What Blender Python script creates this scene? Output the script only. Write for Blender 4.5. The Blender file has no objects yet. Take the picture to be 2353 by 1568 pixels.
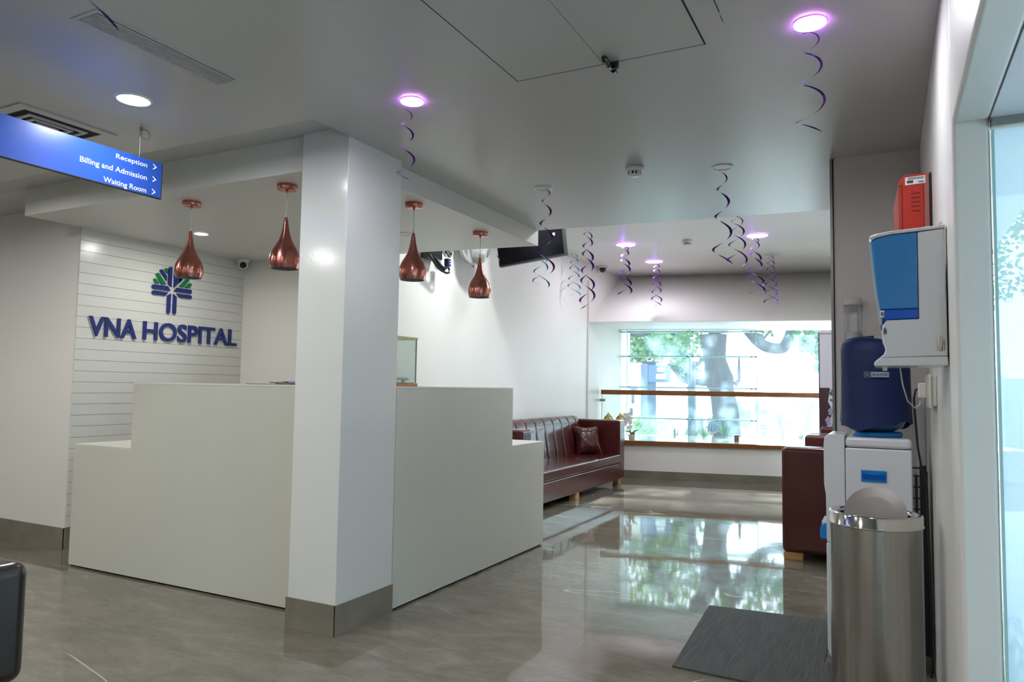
import bpy, bmesh, math, random
from mathutils import Vector, Matrix
random.seed(7)
sc = bpy.context.scene
COL = sc.collection
PI = math.pi

# ------------------------------------------------------------------ materials
def mat(name, color, rough=.5, metal=0., spec=.5, emit=None, estr=1., coat=0., trans=0., ior=1.45, aniso=0.):
    m = bpy.data.materials.new(name); m.use_nodes = True
    b = m.node_tree.nodes['Principled BSDF']
    b.inputs['Base Color'].default_value = (*color, 1)
    b.inputs['Roughness'].default_value = rough
    b.inputs['Metallic'].default_value = metal
    b.inputs['Specular IOR Level'].default_value = spec
    b.inputs['Coat Weight'].default_value = coat
    b.inputs['Coat Roughness'].default_value = .06
    b.inputs['Transmission Weight'].default_value = trans
    b.inputs['IOR'].default_value = ior
    b.inputs['Anisotropic'].default_value = aniso
    if emit:
        b.inputs['Emission Color'].default_value = (*emit, 1)
        b.inputs['Emission Strength'].default_value = estr
    return m

def add_noise(m, c1, c2, scale=5., detail=4., bump=0., bscale=None, stretch=(1, 1, 1), dist=.02):
    nt = m.node_tree; N = nt.nodes; L = nt.links; b = N['Principled BSDF']
    tc = N.new('ShaderNodeTexCoord'); mp = N.new('ShaderNodeMapping'); mp.inputs['Scale'].default_value = stretch
    L.new(tc.outputs['Object'], mp.inputs['Vector'])
    n = N.new('ShaderNodeTexNoise'); n.inputs['Scale'].default_value = scale; n.inputs['Detail'].default_value = detail
    L.new(mp.outputs[0], n.inputs['Vector'])
    r = N.new('ShaderNodeValToRGB'); r.color_ramp.elements[0].position = .3; r.color_ramp.elements[1].position = .7
    r.color_ramp.elements[0].color = (*c1, 1); r.color_ramp.elements[1].color = (*c2, 1)
    L.new(n.outputs['Fac'], r.inputs[0]); L.new(r.outputs[0], b.inputs['Base Color'])
    if bump:
        n2 = N.new('ShaderNodeTexNoise'); n2.inputs['Scale'].default_value = bscale or scale; n2.inputs['Detail'].default_value = 3
        L.new(mp.outputs[0], n2.inputs['Vector'])
        bp = N.new('ShaderNodeBump'); bp.inputs['Strength'].default_value = bump; bp.inputs['Distance'].default_value = dist
        L.new(n2.outputs['Fac'], bp.inputs['Height']); L.new(bp.outputs[0], b.inputs['Normal'])
    return m

def paint(name, c, rough, bump=.02, k=.97):
    m = mat(name, c, rough)
    return add_noise(m, tuple(x*k for x in c), c, 1.3, 3, bump, 60, dist=.01)

M = {}
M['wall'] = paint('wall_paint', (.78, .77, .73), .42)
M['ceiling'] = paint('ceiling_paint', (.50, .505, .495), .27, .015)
M['gloss'] = paint('glossy_white_paint', (.68, .69, .66), .14, .012)
M['laminate'] = paint('desk_laminate', (.56, .565, .50), .28, .004)
M['plank'] = paint('plank_paint', (.68, .69, .66), .22, .004)
M['dark'] = mat('shadow_gap', (.01, .01, .01), .8)
M['steel_grey'] = mat('grey_aluminium', (.27, .29, .27), .4, .6)
M['trimwhite'] = mat('white_plastic', (.75, .76, .78), .3)
M['white_gloss'] = mat('white_gloss_plastic', (.72, .75, .79), .18)
M['off_white'] = mat('ivory_plastic', (.62, .61, .54), .35)
M['led'] = mat('led_panel', (1, 1, 1), .5, emit=(1., .97, .92), estr=240.)
M['led2'] = mat('led_panel_cool', (1, 1, 1), .5, emit=(.93, .97, 1.), estr=240.)
M['led_hi'] = mat('led_panel_waiting', (1, 1, 1), .5, emit=(.95, .97, 1.), estr=85.)
M['led_mid'] = mat('led_panel_window_side', (1, 1, 1), .5, emit=(.95, .97, 1.), estr=38.)
M['led_strong'] = mat('led_panel_bright', (1, 1, 1), .5, emit=(.93, .98, 1.), estr=150.)
M['led_off'] = mat('led_panel_unlit', (.62, .64, .66), .35)
M['led_purple'] = mat('led_purple_ring', (.6, .3, .8), .5, emit=(.75, .22, 1.), estr=30.)
M['led_ring_back'] = mat('led_purple_ring_small', (.6, .3, .8), .5, emit=(.75, .22, 1.), estr=11.)
M['copper'] = mat('brushed_copper', (.55, .20, .165), .24, 1., aniso=.6)
add_noise(M['copper'], (.50, .18, .15), (.60, .23, .19), 30, 2, .35, 55, (1, 1, .02), .004)
M['copper_in'] = mat('shade_inner', (.32, .36, .34), .6)
M['clear_cord'] = mat('clear_cord', (.62, .66, .62), .2, 0, .6)
M['blue_letter'] = mat('blue_acrylic', (.013, .028, .175), .3)
M['green_letter'] = mat('green_acrylic', (.0, .19, .055), .3)
M['sign_blue'] = mat('blue_sign_face', (.018, .065, .34), .28)
M['sign_text'] = mat('white_vinyl', (.9, .92, .95), .4)
M['leather'] = add_noise(mat('maroon_leather', (.1, .015, .015), .26, coat=.3), (.056, .0085, .009), (.088, .014, .013), 3, 3, .12, 160, dist=.004)
M['leather_dark'] = add_noise(mat('dark_brown_leather', (.016, .009, .006), .35, coat=.2), (.013, .007, .005), (.02, .011, .008), 3, 3, .1, 120, dist=.004)
M['seam'] = mat('leather_seam', (.02, .004, .004), .5)
M['foot_wood'] = add_noise(mat('pale_wood', (.5, .28, .1), .4), (.42, .22, .08), (.55, .32, .13), 6, 4, stretch=(1, 1, 8))
M['rail_wood'] = add_noise(mat('teak_wood', (.2, .07, .015), .3), (.15, .05, .012), (.26, .10, .025), 5, 5, stretch=(1, 12, 12))
M['sill'] = paint('polished_sill', (.6, .61, .6), .06, .004)
M['oak'] = add_noise(mat('oak_base', (.45, .2, .05), .35), (.38, .16, .04), (.5, .24, .07), 8, 4, stretch=(1, 6, 6))
M['gold'] = mat('antique_gold', (.5, .36, .1), .35, 1.)
M['brass_red'] = mat('red_enamel', (.25, .03, .02), .35)
M['steel'] = mat('brushed_stainless', (.42, .41, .385), .26, 1., aniso=.75)
add_noise(M['steel'], (.38, .37, .345), (.46, .45, .42), 40, 3, stretch=(1, 1, .02))
M['steel'].node_tree.nodes['Principled BSDF'].inputs['Roughness'].default_value = .26
M['chrome'] = mat('polished_steel', (.6, .6, .57), .08, 1.)
M['lid_steel'] = mat('satin_steel', (.20, .19, .17), .42, 1.)
M['cobalt'] = add_noise(mat('blue_fabric', (.002, .014, .085), .6), (.002, .012, .075), (.003, .016, .10), 4, 3, .3, 18, dist=.01)
M['blue_plastic'] = mat('blue_plastic', (.01, .22, .62), .25)
M['blue_dark'] = mat('deep_blue_plastic', (.0, .09, .5), .25)
M['blue_tank'] = mat('blue_tank', (.04, .24, .60), .15, coat=.4)
M['blue_water'] = mat('blue_water', (.0, .10, .62), .15, coat=.4)
M['bottle_blue'] = mat('blue_bottle', (.03, .10, .2), .1, coat=.3)
M['red'] = mat('red_powdercoat', (.42, .018, .006), .4)
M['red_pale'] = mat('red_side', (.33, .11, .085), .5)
M['black'] = mat('black_plastic', (.012, .012, .014), .35)
M['screen'] = mat('tv_screen', (.003, .003, .005), .15, spec=.12)
M['black_metal'] = mat('black_wire', (.01, .01, .01), .45, .3)
M['paper'] = mat('paper', (.75, .76, .74), .6)
M['ink'] = mat('ink', (.03, .04, .06), .6)
M['purple_foil'] = mat('purple_foil', (.12, .02, .3), .2, .85)
M['blue_foil'] = mat('light_blue_foil', (.16, .42, .62), .22, .85)
M['silver_foil'] = mat('silver_foil', (.7, .7, .72), .12, 1.)
M['maroon_print'] = mat('maroon_print', (.07, .025, .04), .4)
M['green_print'] = mat('green_print', (.04, .2, .12), .5)
M['violet_print'] = mat('lavender_print', (.35, .35, .55), .5)
M['bark'] = add_noise(mat('bark', (.07, .062, .055), .9), (.045, .04, .036), (.085, .075, .066), 4, 6, .8, 9, (1, 1, .3), .1)
M['leaf'] = add_noise(mat('leaf', (.09, .22, .05), .45), (.05, .15, .04), (.16, .32, .06), 2, 3)
M['leaf_young'] = add_noise(mat('young_leaf', (.2, .36, .05), .45), (.14, .30, .04), (.30, .45, .08), 2, 3)
M['conc'] = add_noise(mat('pale_concrete', (.6, .6, .58), .9), (.52, .52, .5), (.66, .66, .63), 1.5, 5)
M['road'] = add_noise(mat('road', (.3, .3, .3), .9), (.24, .24, .24), (.36, .36, .35), 3, 5)
M['white_car'] = mat('white_car_paint', (.75, .76, .78), .2, coat=.5)
M['car_glass'] = mat('car_glass', (.3, .34, .37), .08)
M['rubber'] = mat('tyre', (.03, .03, .03), .8)
M['grey_post'] = mat('grey_post', (.04, .05, .07), .5)
M['fence'] = paint('fence_sheet', (.62, .66, .68), .5)
M['banner'] = mat('blue_banner', (.08, .14, .27), .5)
M['letter_grey'] = mat('grey_blue_letter', (.06, .08, .15), .5)
M['helmet'] = mat('helmet', (.03, .045, .08), .2, coat=.6)
M['skin'] = mat('skin', (.35, .19, .12), .55)
M['shirt'] = add_noise(mat('dark_jacket', (.04, .06, .07), .8), (.03, .045, .055), (.06, .08, .09), 12, 3)
M['pink'] = mat('pink_paint', (.6, .1, .12), .4)
M['orchid'] = mat('white_petal', (.8, .76, .78), .5)
M['pot'] = mat('beige_pot', (.5, .42, .33), .6)

def glass_mat(name, tint, refl=.55, rough=.0, milk=0., milkcol=(.7, .85, .95)):
    m = bpy.data.materials.new(name); m.use_nodes = True
    nt = m.node_tree; N = nt.nodes; L = nt.links; N.clear()
    out = N.new('ShaderNodeOutputMaterial'); tr = N.new('ShaderNodeBsdfTransparent'); gl = N.new('ShaderNodeBsdfGlossy')
    tr.inputs[0].default_value = (*tint, 1); gl.inputs['Roughness'].default_value = rough
    fr = N.new('ShaderNodeFresnel'); fr.inputs[0].default_value = 1.45
    mu = N.new('ShaderNodeMath'); mu.operation = 'MULTIPLY'; mu.inputs[1].default_value = refl
    mx = N.new('ShaderNodeMixShader')
    L.new(fr.outputs[0], mu.inputs[0]); L.new(mu.outputs[0], mx.inputs[0]); L.new(tr.outputs[0], mx.inputs[1]); L.new(gl.outputs[0], mx.inputs[2])
    last = mx
    if milk:
        d = N.new('ShaderNodeBsdfDiffuse'); d.inputs[0].default_value = (*milkcol, 1)
        t2 = N.new('ShaderNodeBsdfTranslucent'); t2.inputs[0].default_value = (*milkcol, 1)
        a = N.new('ShaderNodeAddShader'); L.new(d.outputs[0], a.inputs[0]); L.new(t2.outputs[0], a.inputs[1])
        m2 = N.new('ShaderNodeMixShader'); m2.inputs[0].default_value = milk
        L.new(mx.outputs[0], m2.inputs[1]); L.new(a.outputs[0], m2.inputs[2]); last = m2
    L.new(last.outputs[0], out.inputs[0])
    return m
M['glass'] = glass_mat('window_glass', (.90, .965, 1.), milk=.055, milkcol=(.52, .76, 1.))  # milk mixes a bluish veil of haze into the glass
M['glass_edge'] = mat('glass_edge', (.42, .68, .70), .15)
M['acrylic'] = glass_mat('clear_case', (.93, .97, .95), .6)
M['cup_clear'] = glass_mat('clear_tube', (.86, .87, .88), .8, .05, .12, (.8, .8, .82))
M['door_glass'] = glass_mat('door_glass', (.62, .73, .80), .6, .0, .45, (.44, .52, .58))

for k in ('copper', 'steel'):
    nt = M[k].node_tree; tg = nt.nodes.new('ShaderNodeTangent'); tg.direction_type = 'RADIAL'; tg.axis = 'Z'
    nt.links.new(tg.outputs[0], nt.nodes['Principled BSDF'].inputs['Tangent']); nt.nodes['Principled BSDF'].inputs['Anisotropic Rotation'].default_value = .25
# marble floor -------------------------------------------------------------
def floor_mat():
    m = mat('polished_marble_tile', (.3, .28, .24), .045, spec=.7)
    nt = m.node_tree; N = nt.nodes; L = nt.links; b = N['Principled BSDF']
    tc = N.new('ShaderNodeTexCoord')
    def noise(scale, detail, vec=None, dist=0.):
        n = N.new('ShaderNodeTexNoise'); n.inputs['Scale'].default_value = scale; n.inputs['Detail'].default_value = detail
        n.inputs['Distortion'].default_value = dist
        L.new(vec or tc.outputs['Object'], n.inputs['Vector']); return n
    def math_(op, a, bb=None):
        x = N.new('ShaderNodeMath'); x.operation = op
        for i, v in enumerate((a, bb)):
            if v is None: continue
            if isinstance(v, (int, float)): x.inputs[i].default_value = v
            else: L.new(v, x.inputs[i])
        return x.outputs[0]
    def ramp(v, stops):
        r = N.new('ShaderNodeValToRGB'); e = r.color_ramp.elements
        while len(e) < len(stops): e.new(.5)
        for k, (p, c) in enumerate(stops): e[k].position = p; e[k].color = (*c, 1)
        L.new(v, r.inputs[0]); return r.outputs[0]
    def mix(fac, a, c, mode='MIX'):
        x = N.new('ShaderNodeMix'); x.data_type = 'RGBA'; x.blend_type = mode
        for i, v in ((0, fac), (6, a), (7, c)):
            if isinstance(v, (int, float)): x.inputs[i].default_value = v
            elif isinstance(v, tuple): x.inputs[i].default_value = (*v, 1)
            else: L.new(v, x.inputs[i])
        return x.outputs[2]
    mp = N.new('ShaderNodeMapping'); mp.inputs['Rotation'].default_value = (0, 0, .5); mp.inputs['Scale'].default_value = (1, 2.4, 1)
    L.new(tc.outputs['Object'], mp.inputs['Vector'])
    c1 = ramp(noise(2.2, 8, mp.outputs[0], 1.2).outputs['Fac'], [(.3, (.135, .122, .094)), (.55, (.175, .158, .126)), (.75, (.225, .205, .17))])
    c2 = ramp(noise(9, 8, mp.outputs[0], 2.).outputs['Fac'], [(.35, (.86, .85, .83)), (.7, (1.08, 1.08, 1.07))])
    col = mix(.8, c1, c2, 'MULTIPLY')
    # white veins: thin iso-lines of a distorted noise, broken by a second noise
    v1 = noise(.5, 2, mp.outputs[0], .25).outputs['Fac']
    d = math_('ABSOLUTE', math_('SUBTRACT', v1, .52))
    line = ramp(d, [(0., (1, 1, 1)), (.0010, (.7, .7, .7)), (.0022, (0, 0, 0))])
    brk = ramp(noise(.9, 2).outputs['Fac'], [(.525, (0, 0, 0)), (.57, (1, 1, 1))])
    col = mix(math_('MULTIPLY', line, brk), col, (.50, .48, .43))
    # tile joints
    sx = N.new('ShaderNodeSeparateXYZ'); L.new(tc.outputs['Object'], sx.inputs[0])
    def joint(o, off, step):
        t = math_('DIVIDE', math_('SUBTRACT', o, off), step)
        f = math_('FRACT', t); g = math_('MINIMUM', f, math_('SUBTRACT', 1., f))
        return math_('LESS_THAN', math_('MULTIPLY', g, step), .0011)
    j = math_('MAXIMUM', joint(sx.outputs[0], -1.975-12.5, 1.25), joint(sx.outputs[1], 2.962-6.61, .661))
    col = mix(math_('MULTIPLY', j, .75), col, (.07, .065, .055))
    L.new(col, b.inputs['Base Color'])
    bp = N.new('ShaderNodeBump'); bp.inputs['Strength'].default_value = .035; bp.inputs['Distance'].default_value = .02
    n3 = noise(3.0, 2); L.new(n3.outputs['Fac'], bp.inputs['Height']); L.new(bp.outputs[0], b.inputs['Normal'])
    return m
M['floor'] = floor_mat()
M['skirt'] = add_noise(mat('skirting_marble', (.2, .18, .14), .18), (.16, .145, .11), (.23, .21, .165), 4, 6)

def mat_ribbed():
    m = mat('ribbed_mat', (.06, .065, .065), .85)
    nt = m.node_tree; N = nt.nodes; L = nt.links; b = N['Principled BSDF']
    tc = N.new('ShaderNodeTexCoord'); mp = N.new('ShaderNodeMapping'); mp.inputs['Scale'].default_value = (1, .03, 1)
    L.new(tc.outputs['Object'], mp.inputs[0])
    n = N.new('ShaderNodeTexNoise'); n.inputs['Scale'].default_value = 160; n.inputs['Detail'].default_value = 4
    L.new(mp.outputs[0], n.inputs['Vector'])
    w = N.new('ShaderNodeTexWave'); w.inputs['Scale'].default_value = 55; w.bands_direction = 'X'; L.new(tc.outputs['Object'], w.inputs['Vector'])
    mu = N.new('ShaderNodeMath'); mu.operation = 'MULTIPLY'; L.new(n.outputs['Fac'], mu.inputs[0]); L.new(w.outputs['Fac'], mu.inputs[1])
    r = N.new('ShaderNodeValToRGB'); r.color_ramp.elements[0].color = (.022, .025, .024, 1); r.color_ramp.elements[1].color = (.125, .13, .125, 1)
    r.color_ramp.elements[0].position = .08; r.color_ramp.elements[1].position = .62
    L.new(mu.outputs[0], r.inputs[0]); L.new(r.outputs[0], b.inputs['Base Color'])
    return m
M['mat'] = mat_ribbed()

# ------------------------------------------------------------------ mesh tools
def wloc(o):
    v = Vector((0, 0, 0))
    while o is not None: v += o.location; o = o.parent
    return v

class MB:
    def __init__(s): s.v = []; s.f = []; s.sm = []
    def add(s, vs, fs, smooth=False):
        n = len(s.v); s.v += [tuple(v) for v in vs]; s.f += [tuple(i+n for i in f) for f in fs]; s.sm += [smooth]*len(fs); return s
    def box(s, x0, y0, z0, x1, y1, z1):
        vs = [(x, y, z) for z in (z0, z1) for y in (y0, y1) for x in (x0, x1)]
        return s.add(vs, [(0, 2, 3, 1), (4, 5, 7, 6), (0, 1, 5, 4), (2, 6, 7, 3), (0, 4, 6, 2), (1, 3, 7, 5)])
    def prism(s, pts, z0, z1):            # footprint polygon, vertical extrusion
        n = len(pts)
        a = sum(pts[i][0]*pts[(i+1) % n][1]-pts[(i+1) % n][0]*pts[i][1] for i in range(n))
        if a < 0: pts = pts[::-1]
        vs = [(x, y, z0) for x, y in pts]+[(x, y, z1) for x, y in pts]
        return s.add(vs, [tuple(range(n))[::-1], tuple(range(n, 2*n))]+[(i, (i+1) % n, n+(i+1) % n, n+i) for i in range(n)])
    def slab(s, pts, axis, a, b):         # pts 2D in the plane perpendicular to axis
        n = len(pts)
        def P(u, v, w): return {'x': (w, u, v), 'y': (u, w, v), 'z': (u, v, w)}[axis]
        vs = [P(u, v, a) for u, v in pts]+[P(u, v, b) for u, v in pts]
        return s.add(vs, [tuple(range(n)), tuple(range(2*n-1, n-1, -1))]+[(i, n+i, n+(i+1) % n, (i+1) % n) for i in range(n)])
    def lathe(s, prof, cx, cy, z0=0., seg=32, sx=1., sy=1., close=False):
        k = len(prof); vs = []
        for i in range(seg):
            a = 2*PI*i/seg
            for r, z in prof: vs.append((cx+r*math.cos(a)*sx, cy+r*math.sin(a)*sy, z0+z))
        fs = [(i*k+j, ((i+1) % seg)*k+j, ((i+1) % seg)*k+j+1, i*k+j+1) for i in range(seg) for j in range(k-1)]
        s.add(vs, fs, True)
        if close:
            n = len(s.v)-len(vs)
            s.f.append(tuple(n+i*k for i in range(seg))[::-1]); s.sm.append(False)
            s.f.append(tuple(n+i*k+k-1 for i in range(seg))); s.sm.append(False)
        return s
    def disc(s, cx, cy, z, r, h, seg=32): return s.lathe([(0, 0), (r, 0), (r, h), (0, h)], cx, cy, z, seg)
    def tube(s, path, rad, seg=8, cap=True):
        P = [Vector(p) for p in path]; n = len(P); R = rad if isinstance(rad, (list, tuple)) else [rad]*n; vs = []
        up = Vector((0, 0, 1))
        for i, p in enumerate(P):
            t = (P[min(i+1, n-1)]-P[max(i-1, 0)]).normalized()
            u = t.cross(up)
            if u.length < .05: u = t.cross(Vector((1, 0, 0)))
            u.normalize(); w = t.cross(u)
            for k in range(seg):
                a = 2*PI*k/seg; vs.append(p+(u*math.cos(a)+w*math.sin(a))*R[i])
        fs = [(i*seg+k, i*seg+(k+1) % seg, (i+1)*seg+(k+1) % seg, (i+1)*seg+k) for i in range(n-1) for k in range(seg)]
        s.add(vs, fs, True)
        if cap:
            b = len(s.v)-len(vs)
            s.f += [tuple(b+k for k in range(seg))[::-1], tuple(b+(n-1)*seg+k for k in range(seg))]; s.sm += [False, False]
        return s
    def ball(s, c, r, sx=1, sy=1, sz=1, seg=20, rings=12):
        prof = [(max(1e-4, math.cos(-PI/2+PI*i/rings))*r, math.sin(-PI/2+PI*i/rings)*r*sz) for i in range(rings+1)]
        return s.lathe(prof, c[0], c[1], c[2], seg, sx, sy)
    def rot(s, ang, cx, cy, start=0):      # turn everything added so far about a vertical axis
        c, d = math.cos(ang), math.sin(ang)
        for i in range(start, len(s.v)):
            x, y, z = s.v[i]; x -= cx; y -= cy; s.v[i] = (cx+x*c-y*d, cy+x*d+y*c, z)
        return s
    def build(s, name, m, parent=None, bevel=0., seg=2, recalc=True):
        o0 = wloc(parent) if parent else Vector((0, 0, 0))
        me = bpy.data.meshes.new(name); me.from_pydata([tuple(Vector(v)-o0) for v in s.v], [], s.f)
        for p, q in zip(me.polygons, s.sm): p.use_smooth = q
        if recalc:
            bm = bmesh.new(); bm.from_mesh(me); bmesh.ops.recalc_face_normals(bm, faces=bm.faces); bm.to_mesh(me); bm.free()
        me.materials.append(m if not isinstance(m, str) else M[m]); me.update()
        o = bpy.data.objects.new(name, me); COL.objects.link(o)
        if parent: o.parent = parent
        if bevel:
            md = o.modifiers.new('Bevel', 'BEVEL'); md.width = bevel; md.segments = seg; md.limit_method = 'ANGLE'; md.angle_limit = .7
            for p in me.polygons: p.use_smooth = True
            try:
                md.harden_normals = True
            except Exception: pass
        return o

def tag(o, label, cat, group=None, kind=None):
    o['label'] = label; o['category'] = cat
    if group: o['group'] = group
    if kind: o['kind'] = kind
    return o
def thing(name, loc, label, cat, group=None):
    o = bpy.data.objects.new(name, None); o.empty_display_size = .1; COL.objects.link(o); o.location = loc
    return tag(o, label, cat, group)
def struct(o, label=None):
    o['kind'] = 'structure'
    if label: o['label'] = label
    return o
def copy_tree(o, parent=None):
    c = o.copy(); COL.objects.link(c)
    if parent: c.parent = parent
    for ch in list(o.children): copy_tree(ch, c)
    return c
def text_mesh(txt, bold=0., ext=.0, shear=0., space=1.):
    cu = bpy.data.curves.new('t', 'FONT'); cu.body = txt; cu.extrude = ext; cu.offset = bold; cu.shear = shear; cu.space_character = space
    cu.resolution_u = 6
    ob = bpy.data.objects.new('t', cu); COL.objects.link(ob)
    dg = bpy.context.evaluated_depsgraph_get(); dg.update()
    me = bpy.data.meshes.new_from_object(ob.evaluated_get(dg))
    vs = [tuple(v.co) for v in me.vertices]; fs = [tuple(p.vertices) for p in me.polygons]
    bpy.data.objects.remove(ob); bpy.data.curves.remove(cu); bpy.data.meshes.remove(me)
    return vs, fs
def fit_text(txt, u0, u1, v0, v1, fn, bold=0., depth=.0, keep=False):
    """text fitted in the rectangle u0..u1 x v0..v1, mapped to 3D by fn(u, v, w)"""
    vs, fs = text_mesh(txt, bold, .05 if depth else 0.)
    xs = [v[0] for v in vs]; ys = [v[1] for v in vs]
    x0, x1, y0, y1 = min(xs), max(xs), min(ys), max(ys)
    b = MB()
    b.add([fn(u0+(x-x0)/(x1-x0)*(u1-u0), v0+(y-y0)/(y1-y0)*(v1-v0), (z/.05*.5+.5)*depth if depth else 0.) for x, y, z in vs], fs)
    return b

# ------------------------------------------------------------------ key dimensions (metres)
H1, HL, HB, ZS = 2.476, 2.542, 3.015, 2.354      # ceilings: front, by left wall, waiting area, desk soffit
XP0, XP1, YP0, YP1 = -2.709, -2.4006, 2.8361, 3.292
XW, YW = -5.3085, 3.3027
XL = -3.765
wd = Vector((1.981, .453, 0)).normalized(); wn = Vector((-wd.y, wd.x, 0))     # window wall direction / outward normal
WA = Vector((-3.765, 9.690, 0))                   # window wall plane meets the left wall
def ww(s, d, z): p = WA+wd*s+wn*d; return (p.x, p.y, z)
SR = (0.25-WA.x)/wd.x                             # run of the window wall to the right wall
XR = .17; XRB = .25                               # right wall, waiting area right wall

# ------------------------------------------------------------------ setting
b = MB(); b.add([(-9, -4, 0), (3.2, -4, 0), (3.2, 12.4, 0), (-9, 12.4, 0), (-9, -4, -.12), (3.2, -4, -.12), (3.2, 12.4, -.12), (-9, 12.4, -.12)],
    [(0, 1, 2, 3), (7, 6, 5, 4), (0, 4, 5, 1), (1, 5, 6, 2), (2, 6, 7, 3), (3, 7, 4, 0)])
struct(b.build('floor', 'floor'), 'polished grey brown marble tile floor')

# front ceiling: flat plane, ramping up to the left wall left of the pillar; slanted rear edge
def edgeY(x): return 5.221+(x+2.468)*(5.416-5.221)/(2.468-.247)
b = MB()
YR0, YR1 = 2.575, 2.887
t = .25
b.prism([(XP1, -4), (3.2, -4), (3.2, edgeY(.25)), (XRB, edgeY(XRB)), (-2.468, edgeY(-2.468)), (-2.468, 3.2), (XP1, 3.2)], H1, H1+t)
b.prism([(-9, -4), (XP1, -4), (XP1, YR0), (-9, YR0)], H1, H1+t)
b.slab([(YR0, H1), (YR1, HL), (YR1, H1+t), (YR0, H1+t)], 'x', -9, XP1)
b.box(-9, YR1, HL, -5.25, 3.5, H1+t)
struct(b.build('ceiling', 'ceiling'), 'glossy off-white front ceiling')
b = MB(); b.box(-4.6, 4.85, HB, 1.2, 12.2, HB+.2)
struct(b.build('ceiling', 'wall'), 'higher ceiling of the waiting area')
# riser between the two ceilings
b = MB(); b.prism([(-4.6, edgeY(-4.6)-.02), (XRB, edgeY(XRB)-.02), (XRB, edgeY(XRB)-.14), (-4.6, edgeY(-4.6)-.14)], H1+.002, HB)
struct(b.build('trim_1', 'wall'), 'upstand between the front and waiting area ceilings')
# desk soffit
def backY(x): return 5.22+(x+2.468)*(5.22-4.854)/(5.3085-2.468)
b = MB(); b.prism([(-5.285, 2.8866), (-2.468, 2.8866), (-2.468, 5.235), (-3.66, 5.085), (-3.66, backY(-3.66)+.05), (-5.5, 4.95), (-5.5, YW+.01), (-5.30, YW+.01), (-5.30, YW-.001), (-5.285, YW-.001)], ZS, H1+t)
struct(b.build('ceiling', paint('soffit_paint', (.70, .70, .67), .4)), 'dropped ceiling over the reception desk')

# pillar
b = MB(); b.box(XP0, YP0, 0, XP1, YP1, 2.62)
p = struct(b.build('wall_pillar', 'gloss', bevel=.004), 'white square pillar at the desk corner')
b = MB(); b.box(XP0-.006, YP0-.008, 0, XP1+.006, YP0, .147); b.box(XP1, YP0-.008, 0, XP1+.008, YP1, .147)
struct(b.build('baseboard_pillar', 'skirt'), 'grey marble skirting round the pillar')

# left front wall and plank sign wall
b = MB(); b.box(-9, YW, 0, XW-.02, YW+.25, HL+.1)
struct(b.build('wall_left', 'wall'), 'cream wall left of the sign wall')
b = MB(); b.box(-9, YW-.012, 0, XW+.002, YW, .15); b.box(XW-.01, YW-.012, 0, XW+.012, 4.85, .15)
struct(b.build('baseboard_left', 'skirt'), 'grey marble skirting of the left wall')
b = MB(); b.box(XW-.25, YW+.001, 0, XW-.012, 4.9, ZS+.05)
z = 2.2676
b.box(XW-.0121, YW, z+.0015, XW, 4.87, ZS+.03)
k = 0
while z > .18:
    b.box(XW-.0121, YW, max(.15, z-.0813+.0012), XW, 4.87, z-.0012); z -= .0813; k += 1
struct(b.build('wall_sign', 'plank'), 'white plank wall behind the hospital sign')
# desk back wall, waiting area walls
b = MB(); b.prism([(XW-.25, backY(XW-.25)), (XL-.02, 5.053), (XL-.02, 5.3), (XW-.25, 5.1)], 0, HB)
struct(b.build('wall_back', 'wall'), 'white wall behind the reception desk')
b = MB(); b.box(XL-.25, 5.055, 0, XL, 11.6, HB)
struct(b.build('wall_side', 'wall'), 'long white wall behind the left sofa')
# window wall: low wall, sill, inclined header
def wbox(bb, s0, d0, z0, s1, d1, z1):
    vs = [ww(s, d, z) for z in (z0, z1) for d in (d0, d1) for s in (s0, s1)]
    return bb.add(vs, [(0, 2, 3, 1), (4, 5, 7, 6), (0, 1, 5, 4), (2, 6, 7, 3), (0, 4, 6, 2), (1, 3, 7, 5)])
GD = 1.43                                          # depth of the glazing behind the wall plane
b = MB(); wbox(b, -.02, 0, 0, SR, GD+.12, .455)
struct(b.build('wall_window', 'wall'), 'low white wall under the window sill')
b = MB(); wbox(b, .45, -.012, 0, SR, 0, .1)
struct(b.build('baseboard_window', 'skirt'), 'grey marble skirting below the window')
b = MB(); wbox(b, -.02, -.03, .455, SR, GD-.02, .512)
o = struct(b.build('trim_2', 'sill'), 'polished white window sill')
b = MB(); wbox(b, -.02, -.045, .45, SR, -.03, .508)
struct(b.build('trim_3', 'rail_wood', bevel=.003), 'brown wooden edge of the window sill')
b = MB()
ZH = 2.158
vs = [ww(-.02, 0, ZH), ww(SR, 0, ZH), ww(SR, GD+.1, ZH), ww(-.02, GD+.1, ZH), ww(-.02, 0, ZH+.012), ww(SR, 0, ZH+.012), ww(SR, 1.47, HB+.05), ww(-.02, 1.47, HB+.05), ww(SR, GD+.16, HB+.05), ww(-.02, GD+.16, HB+.05), ww(SR, GD+.16, ZH), ww(-.02, GD+.16, ZH)]
b.add(vs, [(3, 2, 1, 0), (0, 1, 5, 4), (4, 5, 6, 7), (7, 6, 8, 9), (9, 8, 10, 11), (11, 10, 2, 3), (0, 4, 7, 9, 11, 3), (1, 2, 10, 8, 6, 5)])
struct(b.build('wall_header', 'wall'), 'inclined white header above the window')
b = MB(); b.box(XL, 9.655, .51, XL+.012, 9.70, 2.75)
struct(b.build('trim_4', paint('beige_strip', (.66, .6, .53), .5)), 'narrow beige vertical strip on the side wall')
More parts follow.
